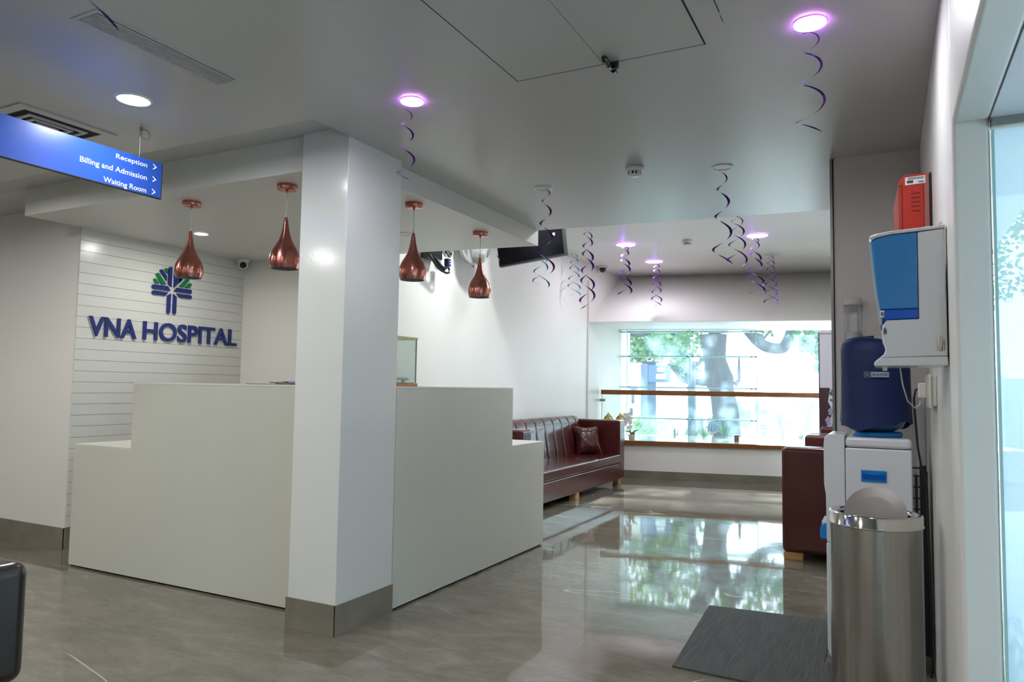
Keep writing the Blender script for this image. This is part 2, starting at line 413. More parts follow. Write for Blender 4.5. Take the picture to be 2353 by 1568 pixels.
# exterior glazing, as one window with panes, joints and glass fins
win = bpy.data.objects.new('window_1', None); COL.objects.link(win); struct(win, 'large frameless window over the sill'); win.location = ww(2, GD, .51)
for (s0, s1) in ((.345, .418), (.422, 1.388), (1.392, 2.383), (2.387, SR-.002)):
    b = MB(); wbox(b, s0, GD, .50, s1, GD+.01, ZH+.01); b.build('pane', 'glass', win)
for s in (.42, 1.39, 2.385):
    b = MB(); wbox(b, s-.004, GD-.004, .50, s+.004, GD+.014, ZH); b.build('joint', 'glass_edge', win)
for z in (2.127, 1.742, 1.257, .775):
    b = MB(); wbox(b, .33, GD-.10, z-.015, 2.385, GD-.004, z+.004); f = b.build('glass_fin', 'glass_edge', win)
    for s in (.46, 1.36, 1.43, 2.30, 2.36):
        b = MB(); wbox(b, s-.012, GD-.105, z-.018, s+.012, GD-.085, z+.008); b.build('fitting', 'steel_grey', f)

# partition with metal edge strip, right wall with opening, vestibule
b = MB(); b.box(-.238, 4.22, 0, XR+.3, 4.36, H1+.002)
struct(b.build('wall_partition', paint('partition_paint', (.62, .59, .56), .45)), 'beige partition wall behind the water cooler')
b = MB(); b.box(-.2565, 4.216, 0, -.238, 4.364, H1-.003)
struct(b.build('trim_5', 'steel_grey'), 'grey metal edge strip of the partition')
b = MB(); b.box(-.2435, 4.2145, 0, -.2375, 4.2165, H1-.003)
struct(b.build('trim_6', 'dark'), 'dark joint beside the metal edge strip')
YO0, YO1, ZO = -1.2, 2.307, 1.965                 # opening in the right wall
b = MB(); b.box(XR, YO1, 0, XR+.09, 4.22, H1+.01)
b.box(XR, YO0, ZO, XR+.09, YO1, H1+.01); b.box(XR, -4, 0, XR+.09, YO0, H1+.01)
struct(b.build('wall_right', 'wall', bevel=.012, seg=3), 'white right wall with the side opening')
b = MB(); b.box(XRB, 4.36, 0, XRB+.2, 12.1, HB+.02)
struct(b.build('wall_right', 'wall'), 'right wall of the waiting area')
b = MB(); b.box(-9.2, -4.2, 0, 3.2, -4, H1+.1); b.box(-9.2, -4, 0, -9, 3.5, H1+.1)
struct(b.build('wall_rear', 'wall'), 'walls behind the viewpoint')
b = MB(); b.box(XR+.09, YO0-.1, ZO, 2.2, YO1+.25, ZO+.1)
struct(b.build('ceiling', 'trimwhite'), 'low ceiling of the side entrance')
b = MB(); b.box(XR+.09, YO0-.2, 0, 2.2, YO0, ZO)
struct(b.build('wall_entrance', 'wall'), 'near wall of the side entrance')
dr = bpy.data.objects.new('door_1', None); COL.objects.link(dr); dr.location = (.27, YO1, 0); struct(dr, 'frameless glass door at the side entrance')
b = MB(); b.box(.268, YO1+.004, .01, 1.22, YO1+.016, ZO-.028); b.build('glass_leaf', 'door_glass', dr)
b = MB(); b.box(.262, YO1-.001, 0, .269, YO1+.02, ZO-.03); b.build('edge_strip', 'glass_edge', dr)
b = MB(); b.box(.262, YO1-.014, ZO-.023, .46, YO1+.03, ZO+.02); b.build('patch_fitting', 'steel_grey', dr, bevel=.003)
b = MB(); b.box(.298, YO1-.03, ZO+.018, .318, YO1+.01, ZO+.034); b.build('pivot', mat('dark_brown_metal', (.05, .035, .03), .5), dr)
dr = bpy.data.objects.new('door_2', None); COL.objects.link(dr); dr.location = (2.2, .5, 0); struct(dr, 'street side glass doors of the entrance')
b = MB(); b.box(2.2, YO0, .01, 2.212, .5, ZO); b.build('glass_leaf', 'door_glass', dr)
b = MB(); b.box(2.2, .51, .01, 2.212, YO1+.1, ZO); b.build('glass_leaf', 'door_glass', dr)
# ceiling cracks and access panel lines
b = MB(); b.box(-.4775, 2.30, H1-.0012, -.4745, 2.40, H1+.001); b.box(-.4785, 2.42, H1-.0012, -.4765, 2.47, H1+.001)
struct(b.build('trim_7', 'dark'), 'fine dark crack line in the ceiling')
t = thing('access_panel', (-.95, 2.2, H1), 'double leaf access hatch flush in the front ceiling, with thin dark joints', 'ceiling hatch')
b = MB(); b.box(-1.331, 1.25, H1-.0015, -.565, 2.605, H1+.004); b.build('frame_gap', 'dark', t)
b = MB(); b.box(-1.325, 1.255, H1-.003, -.9545, 2.597, H1-.0015); b.build('leaf', 'ceiling', t)
b = MB(); b.box(-.9525, 1.255, H1-.003, -.5705, 2.597, H1-.0015); b.build('leaf', 'ceiling', t)
t2 = MB(); t2.tube([(-.925, 2.515, H1-.018), (-.927, 2.655, H1-.018)], .0095, 12)
for y in (2.535, 2.58, 2.63): t2.tube([(-.926, y-.003, H1-.018), (-.926, y+.003, H1-.018)], .0125, 12)
t2.box(-.920, 2.59, H1-.03, -.895, 2.605, H1-.004)
tag(t2.build('hatch_latch', mat('dark_chrome', (.09, .09, .085), .18, 1.)), 'small dark metal latch fixed over the edge of the ceiling hatch', 'latch')

# ------------------------------------------------------------------ reception desk
dk = thing('reception_desk', (-3.4, 3.3, 0), 'white L-shaped reception desk with stepped lower ends, wrapping the pillar', 'reception desk')
DY, DH, DL = 3.0294, 1.2155, .8014
b = MB()
b.box(-4.2464, DY, .012, XP0-.002, DY+.34, DH-.012)                 # high front run
b.prism([(XP0-.002, YP1+.002), (XP1, YP1+.002), (XP1, 4.7025), (XP1-.36, 4.7025), (XP1-.36, DY+.30), (XP0-.002, DY+.30)], .012, DH-.012)
b.build('high_body', 'laminate', dk)
b = MB()
b.box(-4.8213, DY, .012, -4.2464, DY+.62, DL-.009)
b.box(-4.2464, DY+.342, .012, -2.80, DY+.62, .74)
b.build('low_body', 'laminate', dk)
b = MB(); b.box(XP1-.62, 4.7025, .012, XP1, 5.2481, DL-.009)
b.build('low_body', 'laminate', dk)
b = MB()
b.box(-4.2464, DY, DH-.011, XP0-.002, DY+.36, DH)
b.prism([(XP0-.002, YP1+.002), (XP1, YP1+.002), (XP1, 4.7025), (XP1-.38, 4.7025), (XP1-.38, DY+.36), (XP0-.002, DY+.36)], DH-.011, DH)
b.build('high_countertop', mat('countertop_white', (.66, .66, .61), .25), dk)
b = MB(); b.box(-4.8213, DY, DL-.009, -4.2464, DY+.62, DL); b.build('low_countertop', mat('countertop_white_low', (.66, .66, .61), .25), dk)
b = MB(); b.box(XP1-.62, 4.7025, DL-.009, XP1, 5.2481, DL); b.build('low_countertop', bpy.data.materials['countertop_white_low'], dk)
b = MB(); b.box(-4.81, DY+.012, 0, XP0-.003, DY+.32, .0125); b.prism([(XP0, YP1+.003), (XP1-.012, YP1+.003), (XP1-.012, 5.235), (XP1-.3, 5.235), (XP1-.3, YP1+.003)], 0, .0125)
b.build('plinth', 'dark', dk)

# hospital sign -------------------------------------------------------------
sg = thing('hospital_sign', (XW, 4.1, 1.8), 'blue raised lettering with a blue and green tree-like emblem on the white plank wall', 'wall sign')
words = [('VNA', 3.389, 3.781), ('HOSPITAL', 3.838, 4.785)]
def letters(word, y0, y1):
    vs, fs = text_mesh(word, .018, .05, 0, 1.0)
    # split in glyphs by connectivity
    par = list(range(len(vs)))
    def find(a):
        while par[a] != a: par[a] = par[par[a]]; a = par[a]
        return a
    for f in fs:
        for i in f[1:]: par[find(i)] = find(f[0])
    groups = {}
    for f in fs: groups.setdefault(find(f[0]), []).append(f)
    xs = [v[0] for v in vs]; zs = [v[1] for v in vs]; x0, x1, z0, z1 = min(xs), max(xs), min(zs), max(zs)
    gl = sorted(groups.values(), key=lambda g: min(vs[i][0] for f in g for i in f))
    # loose vertex-sharing pieces overlapping in x are one glyph
    merged = []
    for g in gl:
        a = min(vs[i][0] for f in g for i in f); c = max(vs[i][0] for f in g for i in f)
        if merged and a < merged[-1][1]-.05: merged[-1][2].extend(g); merged[-1][1] = max(c, merged[-1][1])
        else: merged.append([a, c, list(g)])
    for a, c, g in merged:
        idx = {}; V = []; F = []
        for f in g:
            ff = []
            for i in f:
                if i not in idx:
                    idx[i] = len(V); x, yy, zz = vs[i]
                    V.append((XW+.004+(zz/.05*.5+.5)*.013, y0+(x-x0)/(x1-x0)*(y1-y0), 1.556+(yy-z0)/(z1-z0)*.152))
                ff.append(idx[i])
            F.append(tuple(ff))
        bb = MB(); bb.add(V, F); bb.build('letter', 'blue_letter', sg)
for w in words: letters(*w)
EMB = {'b1': [(4.077, 2.01), (4.045, 2.037), (4.046, 2.16), (4.079, 2.165)], 'b2': [(4.102, 2.009), (4.101, 2.163), (4.133, 2.16), (4.133, 2.046)],
 'b3': [(4.043, 2.014), (4.071, 1.979), (3.915, 1.979), (3.916, 2.014)][::-1], 'b4': [(4.048, 1.963), (4.022, 1.933), (3.917, 1.932), (3.918, 1.965)],
 'b5': [(4.129, 2.013), (4.106, 1.981), (4.261, 1.979), (4.262, 2.013)], 'b6': [(4.13, 1.965), (4.161, 1.934), (4.266, 1.935), (4.264, 1.965)],
 'b7': [(4.075, 1.956), (4.044, 1.935), (4.044, 1.803), (4.075, 1.803)], 'b8': [(4.101, 1.957), (4.132, 1.93), (4.132, 1.803), (4.101, 1.801)],
 'b9': [(4.031, 2.056), (4.029, 2.096), (3.995, 2.139), (3.968, 2.125)], 'b10': [(4.15, 2.056), (4.149, 2.093), (4.187, 2.142), (4.213, 2.124)],
 'g1': [(3.983, 2.025), (4.028, 2.028), (3.959, 2.105), (3.934, 2.090)], 'g2': [(4.024, 2.126), (4.036, 2.117), (4.036, 2.152), (4.010, 2.148)],
 'g3': [(3.926, 2.027), (3.965, 2.027), (3.936, 2.058), (3.914, 2.045)], 'g4': [(4.152, 2.028), (4.194, 2.028), (4.247, 2.09), (4.223, 2.105)],
 'g5': [(4.212, 2.028), (4.253, 2.028), (4.27, 2.047), (4.247, 2.063)], 'g6': [(4.144, 2.117), (4.156, 2.126), (4.170, 2.148), (4.144, 2.152)]}
for k, P in EMB.items():
    P = [Vector((p[0], p[1])) for p in P]
    if k == 'b3': P = [P[2], P[3], P[0], P[1]]; P = [P[0], P[1], P[2], P[3]]
    # round off the outer end P[2]-P[3]
    c = (P[2]+P[3])/2; r = (P[2]-P[3]).length/2; outd = (c-(P[0]+P[1])/2).normalized()
    e = (P[2]-c).normalized(); arc = []
    for i in range(1, 8):
        a = PI*i/8; arc.append(c+(e*math.cos(a)+outd*math.sin(a))*r)
    poly = [P[0], P[1]]+([P[2]]+arc+[P[3]] if (P[1]-P[2]).length+(P[0]-P[3]).length <= (P[1]-P[3]).length+(P[0]-P[2]).length else [P[3]]+arc[::-1]+[P[2]])
    bb = MB(); bb.slab([(p.x, p.y) for p in poly], 'x', XW+.004, XW+.017)
    bb.build('emblem_bar', 'blue_letter' if k[0] == 'b' else 'green_letter', sg)

# hanging direction sign -----------------------------------------------------
XS = -3.2565
hs = thing('direction_sign', (XS, 1.9, 2.146), 'long blue hanging board with white directions to reception, billing and waiting room', 'hanging sign')
b = MB(); b.box(XS-.012, 1.25, 2.146, XS, 2.422, 2.326); b.build('board', 'sign_blue', hs, bevel=.001)
b = MB(); b.box(XS-.014, 1.25, 2.143, XS+.001, 2.425, 2.1475); b.box(XS-.014, 2.421, 2.146, XS+.001, 2.4245, 2.326); b.build('edge_trim', 'dark', hs)
fn = lambda u, v, w: (XS+.0012+w, u, v)
fit_text('Reception', 2.173, 2.338, 2.2765, 2.306, fn,0.).build('lettering', 'sign_text', hs)
fit_text('Billing and Admission', 2.001, 2.339, 2.2105, 2.244, fn,0.).build('lettering', 'sign_text', hs)
fit_text('Waiting Room', 2.117, 2.339, 2.1475, 2.18, fn,0.).build('lettering', 'sign_text', hs)
for zc in (2.2975, 2.2345, 2.171):
    b = MB(); b.slab([(2.371, zc+.015), (2.392, zc), (2.371, zc-.015), (2.371, zc-.010), (2.385, zc), (2.371, zc+.010)][:3]+[(2.371, zc-.010), (2.384, zc), (2.371, zc+.010)], 'x', XS+.0008, XS+.0014)
    b.build('arrow', 'sign_text', hs)
for y in (2.298, 1.42): b = MB(); b.tube([(XS-.006, y, 2.326), (XS-.006, y, 2.470)], .0011, 6); b.build('suspension_wire', 'clear_cord', hs)
b = MB(); b.tube([(XS-.006+.003*math.sin(a*.5), 2.325+.026*math.cos(a), 2.447+.023*math.sin(a)) for a in [i*PI/12 for i in range(-12, 12)]], .0028, 6)
b.tube([(XS-.006, 2.298, 2.476), (XS-.006, 2.297, 2.43)], .0035, 6); b.tube([(XS-.006, 2.306, 2.476), (XS-.006, 2.306, 2.436)], .003, 6)
b.build('hook', 'steel_grey', hs)

# ------------------------------------------------------------------ ceiling vents
def ring(b, x0, y0, x1, y1, w, za, zb):
    for (a, c, d, e) in ((x0, y0, x1, y0+w), (x0, y1-w, x1, y1), (x0, y0+w, x0+w, y1-w), (x1-w, y0+w, x1, y1-w)): b.box(a, c, za, d, e, zb)
v = thing('linear_vent', (-2.43, 1.8, H1), 'long narrow slotted air grille in the ceiling above the blue hanging board', 'air vent')
b = MB(); ring(b, -2.500, 1.478, -2.362, 2.105, .014, H1-.003, H1-.0002)
b.build('frame', 'ceiling', v)
b = MB(); b.box(-2.487, 1.491, H1-.0006, -2.375, 2.092, H1+.002); b.build('duct', mat('duct_shadow', (.012, .012, .012), .9), v)
for i in range(7):
    x = -2.4795+i*.0150
    b = MB(); b.box(x, 1.491, H1-.0055, x+.0062, 2.092, H1-.0012); b.build('slat', 'ceiling', v)
v = thing('square_diffuser', (-3.72, 2.1, H1), 'square stepped air diffuser half hidden by the blue hanging board', 'air vent')
b = MB(); ring(b, -4.0, 1.85, -3.48, 2.325, .05, H1-.006, H1); b.build('frame', 'ceiling', v)
b = MB(); b.box(-3.96, 1.89, H1-.0008, -3.52, 2.285, H1+.002); b.build('duct', 'dark', v)
for i in range(1, 4):
    b = MB(); q = .05+i*.045; ring(b, -4.0+q, 1.85+q, -3.48-q, 2.325-q, .016, H1-.010+i*.001, H1-.001); b.build('louvre', 'ceiling', v)

# ------------------------------------------------------------------ downlights
def downlight(name, x, y, z, r, lit, ringm, label, group=None):
    t = thing(name, (x, y, z), label, 'ceiling light', group)
    b = MB(); b.lathe([(r*.80, -.0005), (r*.82, -.005), (r, -.006), (r*1.08, -.0005)], 0, 0, 0, 40)
    b.v = [(x+a, y+c, z+d) for a, c, d in b.v]; b.build('bezel', 'trimwhite', t)
    b = MB(); b.lathe([(1e-4, -.003), (r*.79, -.003)], x, y, z, 40); b.build('diffuser', lit, t)
    if ringm:
        b = MB(); b.lathe([(r*.80, -.0075), (r*.985, -.0085), (r*1.0, -.0065)], x, y, z, 40); b.build('colour_ring', ringm, t)
    return t
g1 = 'purple-ringed round downlights'
downlight('downlight', -.213, 2.598, H1, .052, 'led2', 'led_purple', 'lit purple-rimmed downlight in the front ceiling, nearest the right wall')
downlight('downlight', -1.843, 2.588, H1, .050, 'led2', 'led_purple', 'lit purple-rimmed downlight beside the pillar top')
downlight('downlight', -.803, 4.124, H1, .056, 'led_off', None, 'unlit round downlight near the partition edge, a purple streamer hanging from it')
downlight('downlight', -1.909, 4.114, H1, .056, 'led_off', None, 'unlit round downlight near the corner of the dropped ceiling')
downlight('downlight', -2.968, 2.050, H1, .075, 'led_strong', None, 'large bright white downlight over the blue hanging board')
downlight('downlight', -1.303, 8.692, HB, .115, 'led_hi', 'led_ring_back', 'lit purple-rimmed downlight in the waiting area, right one of the nearer pair')
downlight('downlight', -2.859, 8.623, HB, .115, 'led_hi', 'led_ring_back', 'lit purple-rimmed downlight in the waiting area, left one of the nearer pair')
downlight('downlight', -2.879, 9.933, HB, .115, 'led_mid', 'led_ring_back', 'lit purple-rimmed downlight closest to the window')
downlight('downlight', -1.329, 9.992, HB, .115, 'led_off', None, 'unlit downlight at the window end of the waiting area')
downlight('downlight', -4.634, 3.805, ZS, .055, 'led', None, 'small lit downlight in the dropped ceiling behind the left pendant')
downlight('downlight', -4.647, 4.419, ZS, .055, 'led_off', None, 'unlit downlight in the dropped ceiling near the dome camera')
downlight('downlight', -3.195, 4.434, ZS, .055, 'led_off', None, 'unlit downlight in the dropped ceiling just right of the pillar')
# lamps of the same room outside the photograph
for i, (x, y) in enumerate(((-1.85, .6), (-.9, -2.4), (-3.0, .4), (-4.9, 2.0), (-4.9, .2), (-1.85, -1.4), (-3.4, -1.6), (-6.8, 1.5))):
    downlight('downlight', x, y, H1, .075, 'led', None, 'bright white round downlight of the front hall outside the view', 'hall downlights outside the view')
downlight('downlight', -1.6, 6.2, HB, .115, 'led_strong', None, 'added unseen fill downlight above the front ceiling edge, brightening the waiting area', 'added unseen waiting area fill lights')  # extra unseen lamps from here on, added to brighten the waiting area
downlight('downlight', -3.0, 5.9, HB, .115, 'led_strong', None, 'added unseen fill downlight above the front ceiling edge, brightening the waiting area', 'added unseen waiting area fill lights')
downlight('downlight', -.5, 6.5, HB, .115, 'led_strong', None, 'added unseen fill downlight above the front ceiling edge, brightening the waiting area', 'added unseen waiting area fill lights')

# smoke detectors
def smoke(x, y, z, s, label):
    t = thing('smoke_detector', (x, y, z), label, 'smoke detector')
    b = MB(); b.lathe([(1e-4, 0), (.048*s, 0), (.052*s, -.006*s), (.050*s, -.022*s), (.042*s, -.027*s)], x, y, z, 32); b.build('base', 'trimwhite', t)
    b = MB()
    for i in range(10):
        a = 2*PI*i/10; n0 = len(b.v); b.box(x+.030*s, y-.006*s, z-.045*s, x+.040*s, y+.006*s, z-.024*s); b.rot(a, x, y, n0)
    b.lathe([(1e-4, -.052*s), (.026*s, -.052*s), (.034*s, -.044*s), (.030*s, -.042*s)], x, y, z, 24)
    b.build('sensor_cage', 'trimwhite', t)
    b = MB(); b.lathe([(.029*s, -.026*s), (.029*s, -.044*s)], x, y, z, 20); b.build('mesh', 'dark', t)
smoke(-1.254, 3.93, H1, 1.0, 'white smoke detector on the front ceiling between the two unlit downlights')
smoke(-2.109, 8.677, HB, 1.2, 'smaller-looking white smoke detector on the waiting area ceiling')

# cameras
t = thing('dome_camera', (-5.27, 4.80, ZS), 'small white dome security camera with a black lens in the corner above the plank wall', 'security camera')
b = MB(); b.lathe([(1e-4, 0), (.055, 0), (.055, -.022), (.048, -.03), (1e-4, -.03)], -5.225, 4.76, ZS, 28); b.build('mount', 'trimwhite', t)
b = MB(); b.ball((-5.225, 4.76, ZS-.05), .045); b.build('housing', 'trimwhite', t)
b = MB(); b.ball((-5.196, 4.735, ZS-.062), .03); b.build('lens', 'black', t)
t = thing('dome_camera', (XL+.03, 10.145, 2.93), 'black dome camera at the top of the side wall near the window', 'security camera')
b = MB(); b.lathe([(1e-4, .0), (.07, .0), (.075, -.02), (.06, -.03)], XL+.08, 10.05, 3.015, 24); b.build('mount', 'trimwhite', t)
b = MB(); b.ball((XL+.08, 10.05, 2.965), .045); b.build('lens', 'black', t)

# ------------------------------------------------------------------ pendant lamps
def pendant():
    t = thing('pendant_lamp', (0, 0, 0), 'x', 'pendant lamp', 'copper pendant lamps over the reception desk')
    b = MB(); b.lathe([(1e-4, 0), (.055, 0), (.056, -.004), (.056, -.024), (.054, -.028), (1e-4, -.028)], 0, 0, 0, 40); b.build('ceiling_cup', 'copper', t)
    b = MB(); b.lathe([(1e-4, -.028), (.009, -.028), (.006, -.042), (1e-4, -.044)], 0, 0, 0, 16); b.build('cord_grip', 'copper', t)
    b = MB(); b.tube([(0, 0, -.04), (0, 0, -.187)], .0024, 8); b.lathe([(1e-4, -.166), (.006, -.168), (.006, -.184), (1e-4, -.19)], 0, 0, 0, 12); b.build('cord', 'clear_cord', t)
    pr = [(525, .005), (530, .0078), (560, .0125), (600, .0168), (650, .0232), (700, .0325), (740, .0455), (780, .062), (820, .0755), (860, .0835), (890, .0845), (920, .0825), (955, .0755)]
    P = [(r, -.186-(y-525)/430*.296) for y, r in pr]
    # smooth the profile with a Catmull-Rom pass
    Q = []
    for i in range(len(P)-1):
        p0 = P[max(i-1, 0)]; p1 = P[i]; p2 = P[i+1]; p3 = P[min(i+2, len(P)-1)]
        for k in range(4):
            u = k/4; Q.append(tuple(.5*((2*p1[j])+(-p0[j]+p2[j])*u+(2*p0[j]-5*p1[j]+4*p2[j]-p3[j])*u*u+(-p0[j]+3*p1[j]-3*p2[j]+p3[j])*u**3) for j in (0, 1)))
    Q.append(P[-1])
    b = MB(); b.lathe(Q, 0, 0, 0, 48); b.build('lamp_shade', 'copper', t, recalc=True)
    b = MB(); b.lathe([(r-.003, z+.0005) for r, z in Q[8:]], 0, 0, 0, 40); b.lathe([(Q[-1][0]-.003, Q[-1][1]+.0005), (Q[-1][0], Q[-1][1])], 0, 0, 0, 40); b.build('shade_lining', 'copper_in', t)
    b = MB(); b.ball((0, 0, -.40), .03); b.build('bulb', 'led_off', t)
    return t
pl = pendant()
spots = [(-3.871, 3.10, 'copper pendant lamp on the far left, in front of the hospital emblem'), (-3.033, 3.062, 'copper pendant lamp partly cut off by the left edge of the pillar'),
         (-2.600, 3.700, 'copper pendant lamp just right of the pillar'), (-2.640, 4.605, 'farthest copper pendant lamp, hanging left of the television')]
for i, (x, y, l) in enumerate(spots):
    o = pl if i == 0 else copy_tree(pl)
    o.location = (x, y, ZS); o['label'] = l

# ------------------------------------------------------------------ streamers
def streamer(x, y, zt, L, turns, r0, r1, w, ph, m, label, strands=1, cat='streamer', ph2=PI, drop=.012, tw=.25):
    b = MB()
    zt -= drop
    for s_ in range(strands):
        n = int(turns*28); vs = []; ph_ = ph+ph2*s_
        for i in range(n+1):
            u = i/n; a = ph_+2*PI*turns*(u**.8); r = r0+(r1-r0)*u; ww_ = w*(.35+.65*min(1, u*3))*(1 if u < .97 else (1-u)/.03*.8+.2)
            z = zt-L*(u**1.12)
            rad = Vector((math.cos(a), math.sin(a), 0)); d = (rad*(1-tw)+Vector((0, 0, tw))).normalized()
            c = Vector((x, y, z))+rad*r
            vs += [c-d*ww_/2, c+d*ww_/2]
        fs = [(2*i, 2*i+1, 2*i+3, 2*i+2) for i in range(n)]
        b.add(vs, fs, True)
    o = b.build('swirl_streamer', m, recalc=False)
    tag(o, label, cat, 'foil swirl streamers hanging from the ceiling')
    return o
PF = 'purple_foil'
streamer(-.218, 2.66, H1, .365, 3.3, .026, .052, .0085, 3.6, PF, 'purple spiral streamer below the lit downlight nearest the right wall')
streamer(-1.885, 2.615, H1, .345, 3.6, .016, .042, .009, 2.0, PF, 'purple spiral streamer below the lit downlight beside the pillar')
streamer(-.803, 4.124, H1, .545, 3.6, .018, .058, .014, 2.2, PF, 'long dark purple streamer hanging near the partition edge')
streamer(-1.880, 4.10, H1, .535, 3.6, .018, .056, .014, 4.2, PF, 'long dark purple streamer crossing in front of the television')
streamer(-2.945, 7.55, HB, .90, 3.4, .04, .085, .024, .4, PF, 'double purple streamer right of the television, top hidden by the ceiling edge', 2, ph2=2.2)
streamer(-2.859, 8.60, HB, .62, 3.0, .03, .085, .024, 1.4, PF, 'double purple streamer below the left lit downlight of the waiting area', 2, ph2=2.0)
streamer(-2.84, 9.93, HB, .62, 3.6, .03, .075, .02, 2.4, PF, 'double purple streamer below the downlight closest to the window', 2, ph2=2.6)
streamer(-1.34, 7.62, HB, .52, 2.1, .05, .10, .02, .9, PF, 'short double purple streamer just behind the front ceiling edge', 2)
streamer(-1.33, 8.72, HB, .66, 2.8, .03, .105, .022, 2.0, PF, 'double purple streamer below the right lit downlight of the waiting area', 2, ph2=1.9)
streamer(-1.329, 9.992, HB, .64, 3.6, .03, .09, .02, .2, PF, 'double dark streamer below the unlit downlight near the window', 2)
streamer(-3.60, 8.75, HB, .58, 3.0, .03, .09, .018, .3, 'blue_foil', 'light blue double streamer along the side wall, right of the television', 2, ph2=2.4)
streamer(-3.55, 7.62, HB, .62, 2.6, .03, .10, .018, 1.3, 'blue_foil', 'light blue streamer showing just under the television', 2, ph2=2.2)
streamer(-3.31, 6.0, HB, .60, 3.0, .03, .07, .012, 1.0, 'silver_foil', 'pale streamer between the farthest pendant and the television', 1)
streamer(-1.565, 1.0, H1, .46, 2.6, .02, .048, .009, 2.6, PF, 'purple streamer at the top left edge, crossing the slotted vent')

# foil balloons
t = thing('foil_balloon', (-3.72, 6.1, 2.44), 'clear silvery pleated balloon on the side wall between two pendants', 'balloon')
b = MB()
n0 = 40; prof = []
for i in range(15):
    a = -PI/2+PI*i/14; prof.append((math.cos(a), math.sin(a)))
vs = []
cxb, cyb, czb = -3.60, 6.17, 2.60
for k in range(n0):
    th = 2*PI*k/n0
    for (r, z) in prof:
        rr = max(r, 1e-3)*.145*(1+.05*math.cos(th*10)); vs.append((cxb+rr*math.cos(th), cyb+rr*math.sin(th)*1.1, czb+z*.20*(1 if z > 0 else .95)))
b.add(vs, [(k*15+j, ((k+1) % n0)*15+j, ((k+1) % n0)*15+j+1, k*15+j+1) for k in range(n0) for j in range(14)], True)
b.build('envelope', mat('translucent_silver', (.62, .63, .63), .15, .55), t)
b = MB(); b.tube([(cxb, cyb, czb-.19), (cxb-.01, cyb-.03, czb-.215), (cxb, cyb-.08, czb-.20)], .006, 6); b.build('knot', 'silver_foil', t)
b = MB(); b.ball((-3.66, 5.78, 2.52), .06, 1, 1, 1.6); tag(b.build('foil_balloon', 'silver_foil'), 'narrow shiny silver balloon beside the black wall box', 'balloon')

# black wall box with cable
t = thing('wall_speaker', (XL+.1, 5.6, 2.4), 'black box hanging high on the side wall with looped cable and a blue labelled adapter', 'wall device')
b = MB(); b.box(XL+.005, 5.47, 2.385, XL+.12, 5.66, 2.68); b.build('case', 'black', t, bevel=.004)
b = MB(); b.box(XL+.121, 5.69, 2.34, XL+.16, 5.755, 2.405); b.rot(.1, XL+.14, 5.7); b.build('adapter', mat('dark_blue_label', (.012, .015, .09), .4), t)
b = MB(); b.box(XL+.1612, 5.722, 2.38, XL+.162, 5.735, 2.39); b.box(XL+.1612, 5.722, 2.357, XL+.162, 5.735, 2.367); b.box(XL+.1612, 5.741, 2.38, XL+.162, 5.75, 2.39); b.box(XL+.1612, 5.741, 2.357, XL+.162, 5.75, 2.367)
b.rot(.1, XL+.14, 5.7); b.build('label_marks', 'paper', t)
b = MB(); b.tube([(XL+.12, 5.42, 2.42), (XL+.12, 5.50, 2.36), (XL+.13, 5.56, 2.31), (XL+.13, 5.62, 2.285), (XL+.14, 5.70, 2.27), (XL+.14, 5.745, 2.28), (XL+.14, 5.75, 2.31), (XL+.14, 5.72, 2.34)], .011, 8)
b.tube([(XL+.12, 5.54, 2.39), (XL+.13, 5.60, 2.33), (XL+.14, 5.66, 2.30), (XL+.14, 5.70, 2.33)], .018, 8)
b.build('cable', 'black', t)

# ------------------------------------------------------------------ television
a0 = Vector((-2.62, 6.14, 0)); a1 = Vector((-3.515, 6.53, 0)); td = (a1-a0).normalized(); tn = Vector((td.y, -td.x, 0))
if tn.y > 0: tn = -tn
def tvp(s, d, z):                                  # tilted forward a little
    p = a0+td*s+tn*(d+(z-2.445)*.16); return (p.x, p.y, z-.0)
W = (a1-a0).length
t = thing('television', tuple(a0+Vector((0, 0, 2.445))), 'black flat television hung high and angled, partly hidden by the ceiling edge', 'television')
def tbox(s0, d0, z0, s1, d1, z1):
    b = MB(); vs = [tvp(s, d, z) for z in (z0, z1) for d in (d0, d1) for s in (s0, s1)]
    return b.add(vs, [(0, 2, 3, 1), (4, 5, 7, 6), (0, 1, 5, 4), (2, 6, 7, 3), (0, 4, 6, 2), (1, 3, 7, 5)])
tbox(0, -.045, 2.445, W, 0, 2.985).build('casing', 'black', t, bevel=.004)
tbox(.012, .0005, 2.462, W-.012, .0018, 2.972).build('screen', 'screen', t)
tbox(.10, .0022, 2.640, .14, .003, 2.665).build('sticker', mat('grey_sticker', (.35, .36, .4), .5), t)
b = MB(); b.tube([tvp(W/2, -.06, 2.75), tvp(W/2, -.06, 3.012)], .02, 10); b.build('ceiling_mount', 'black_metal', t)

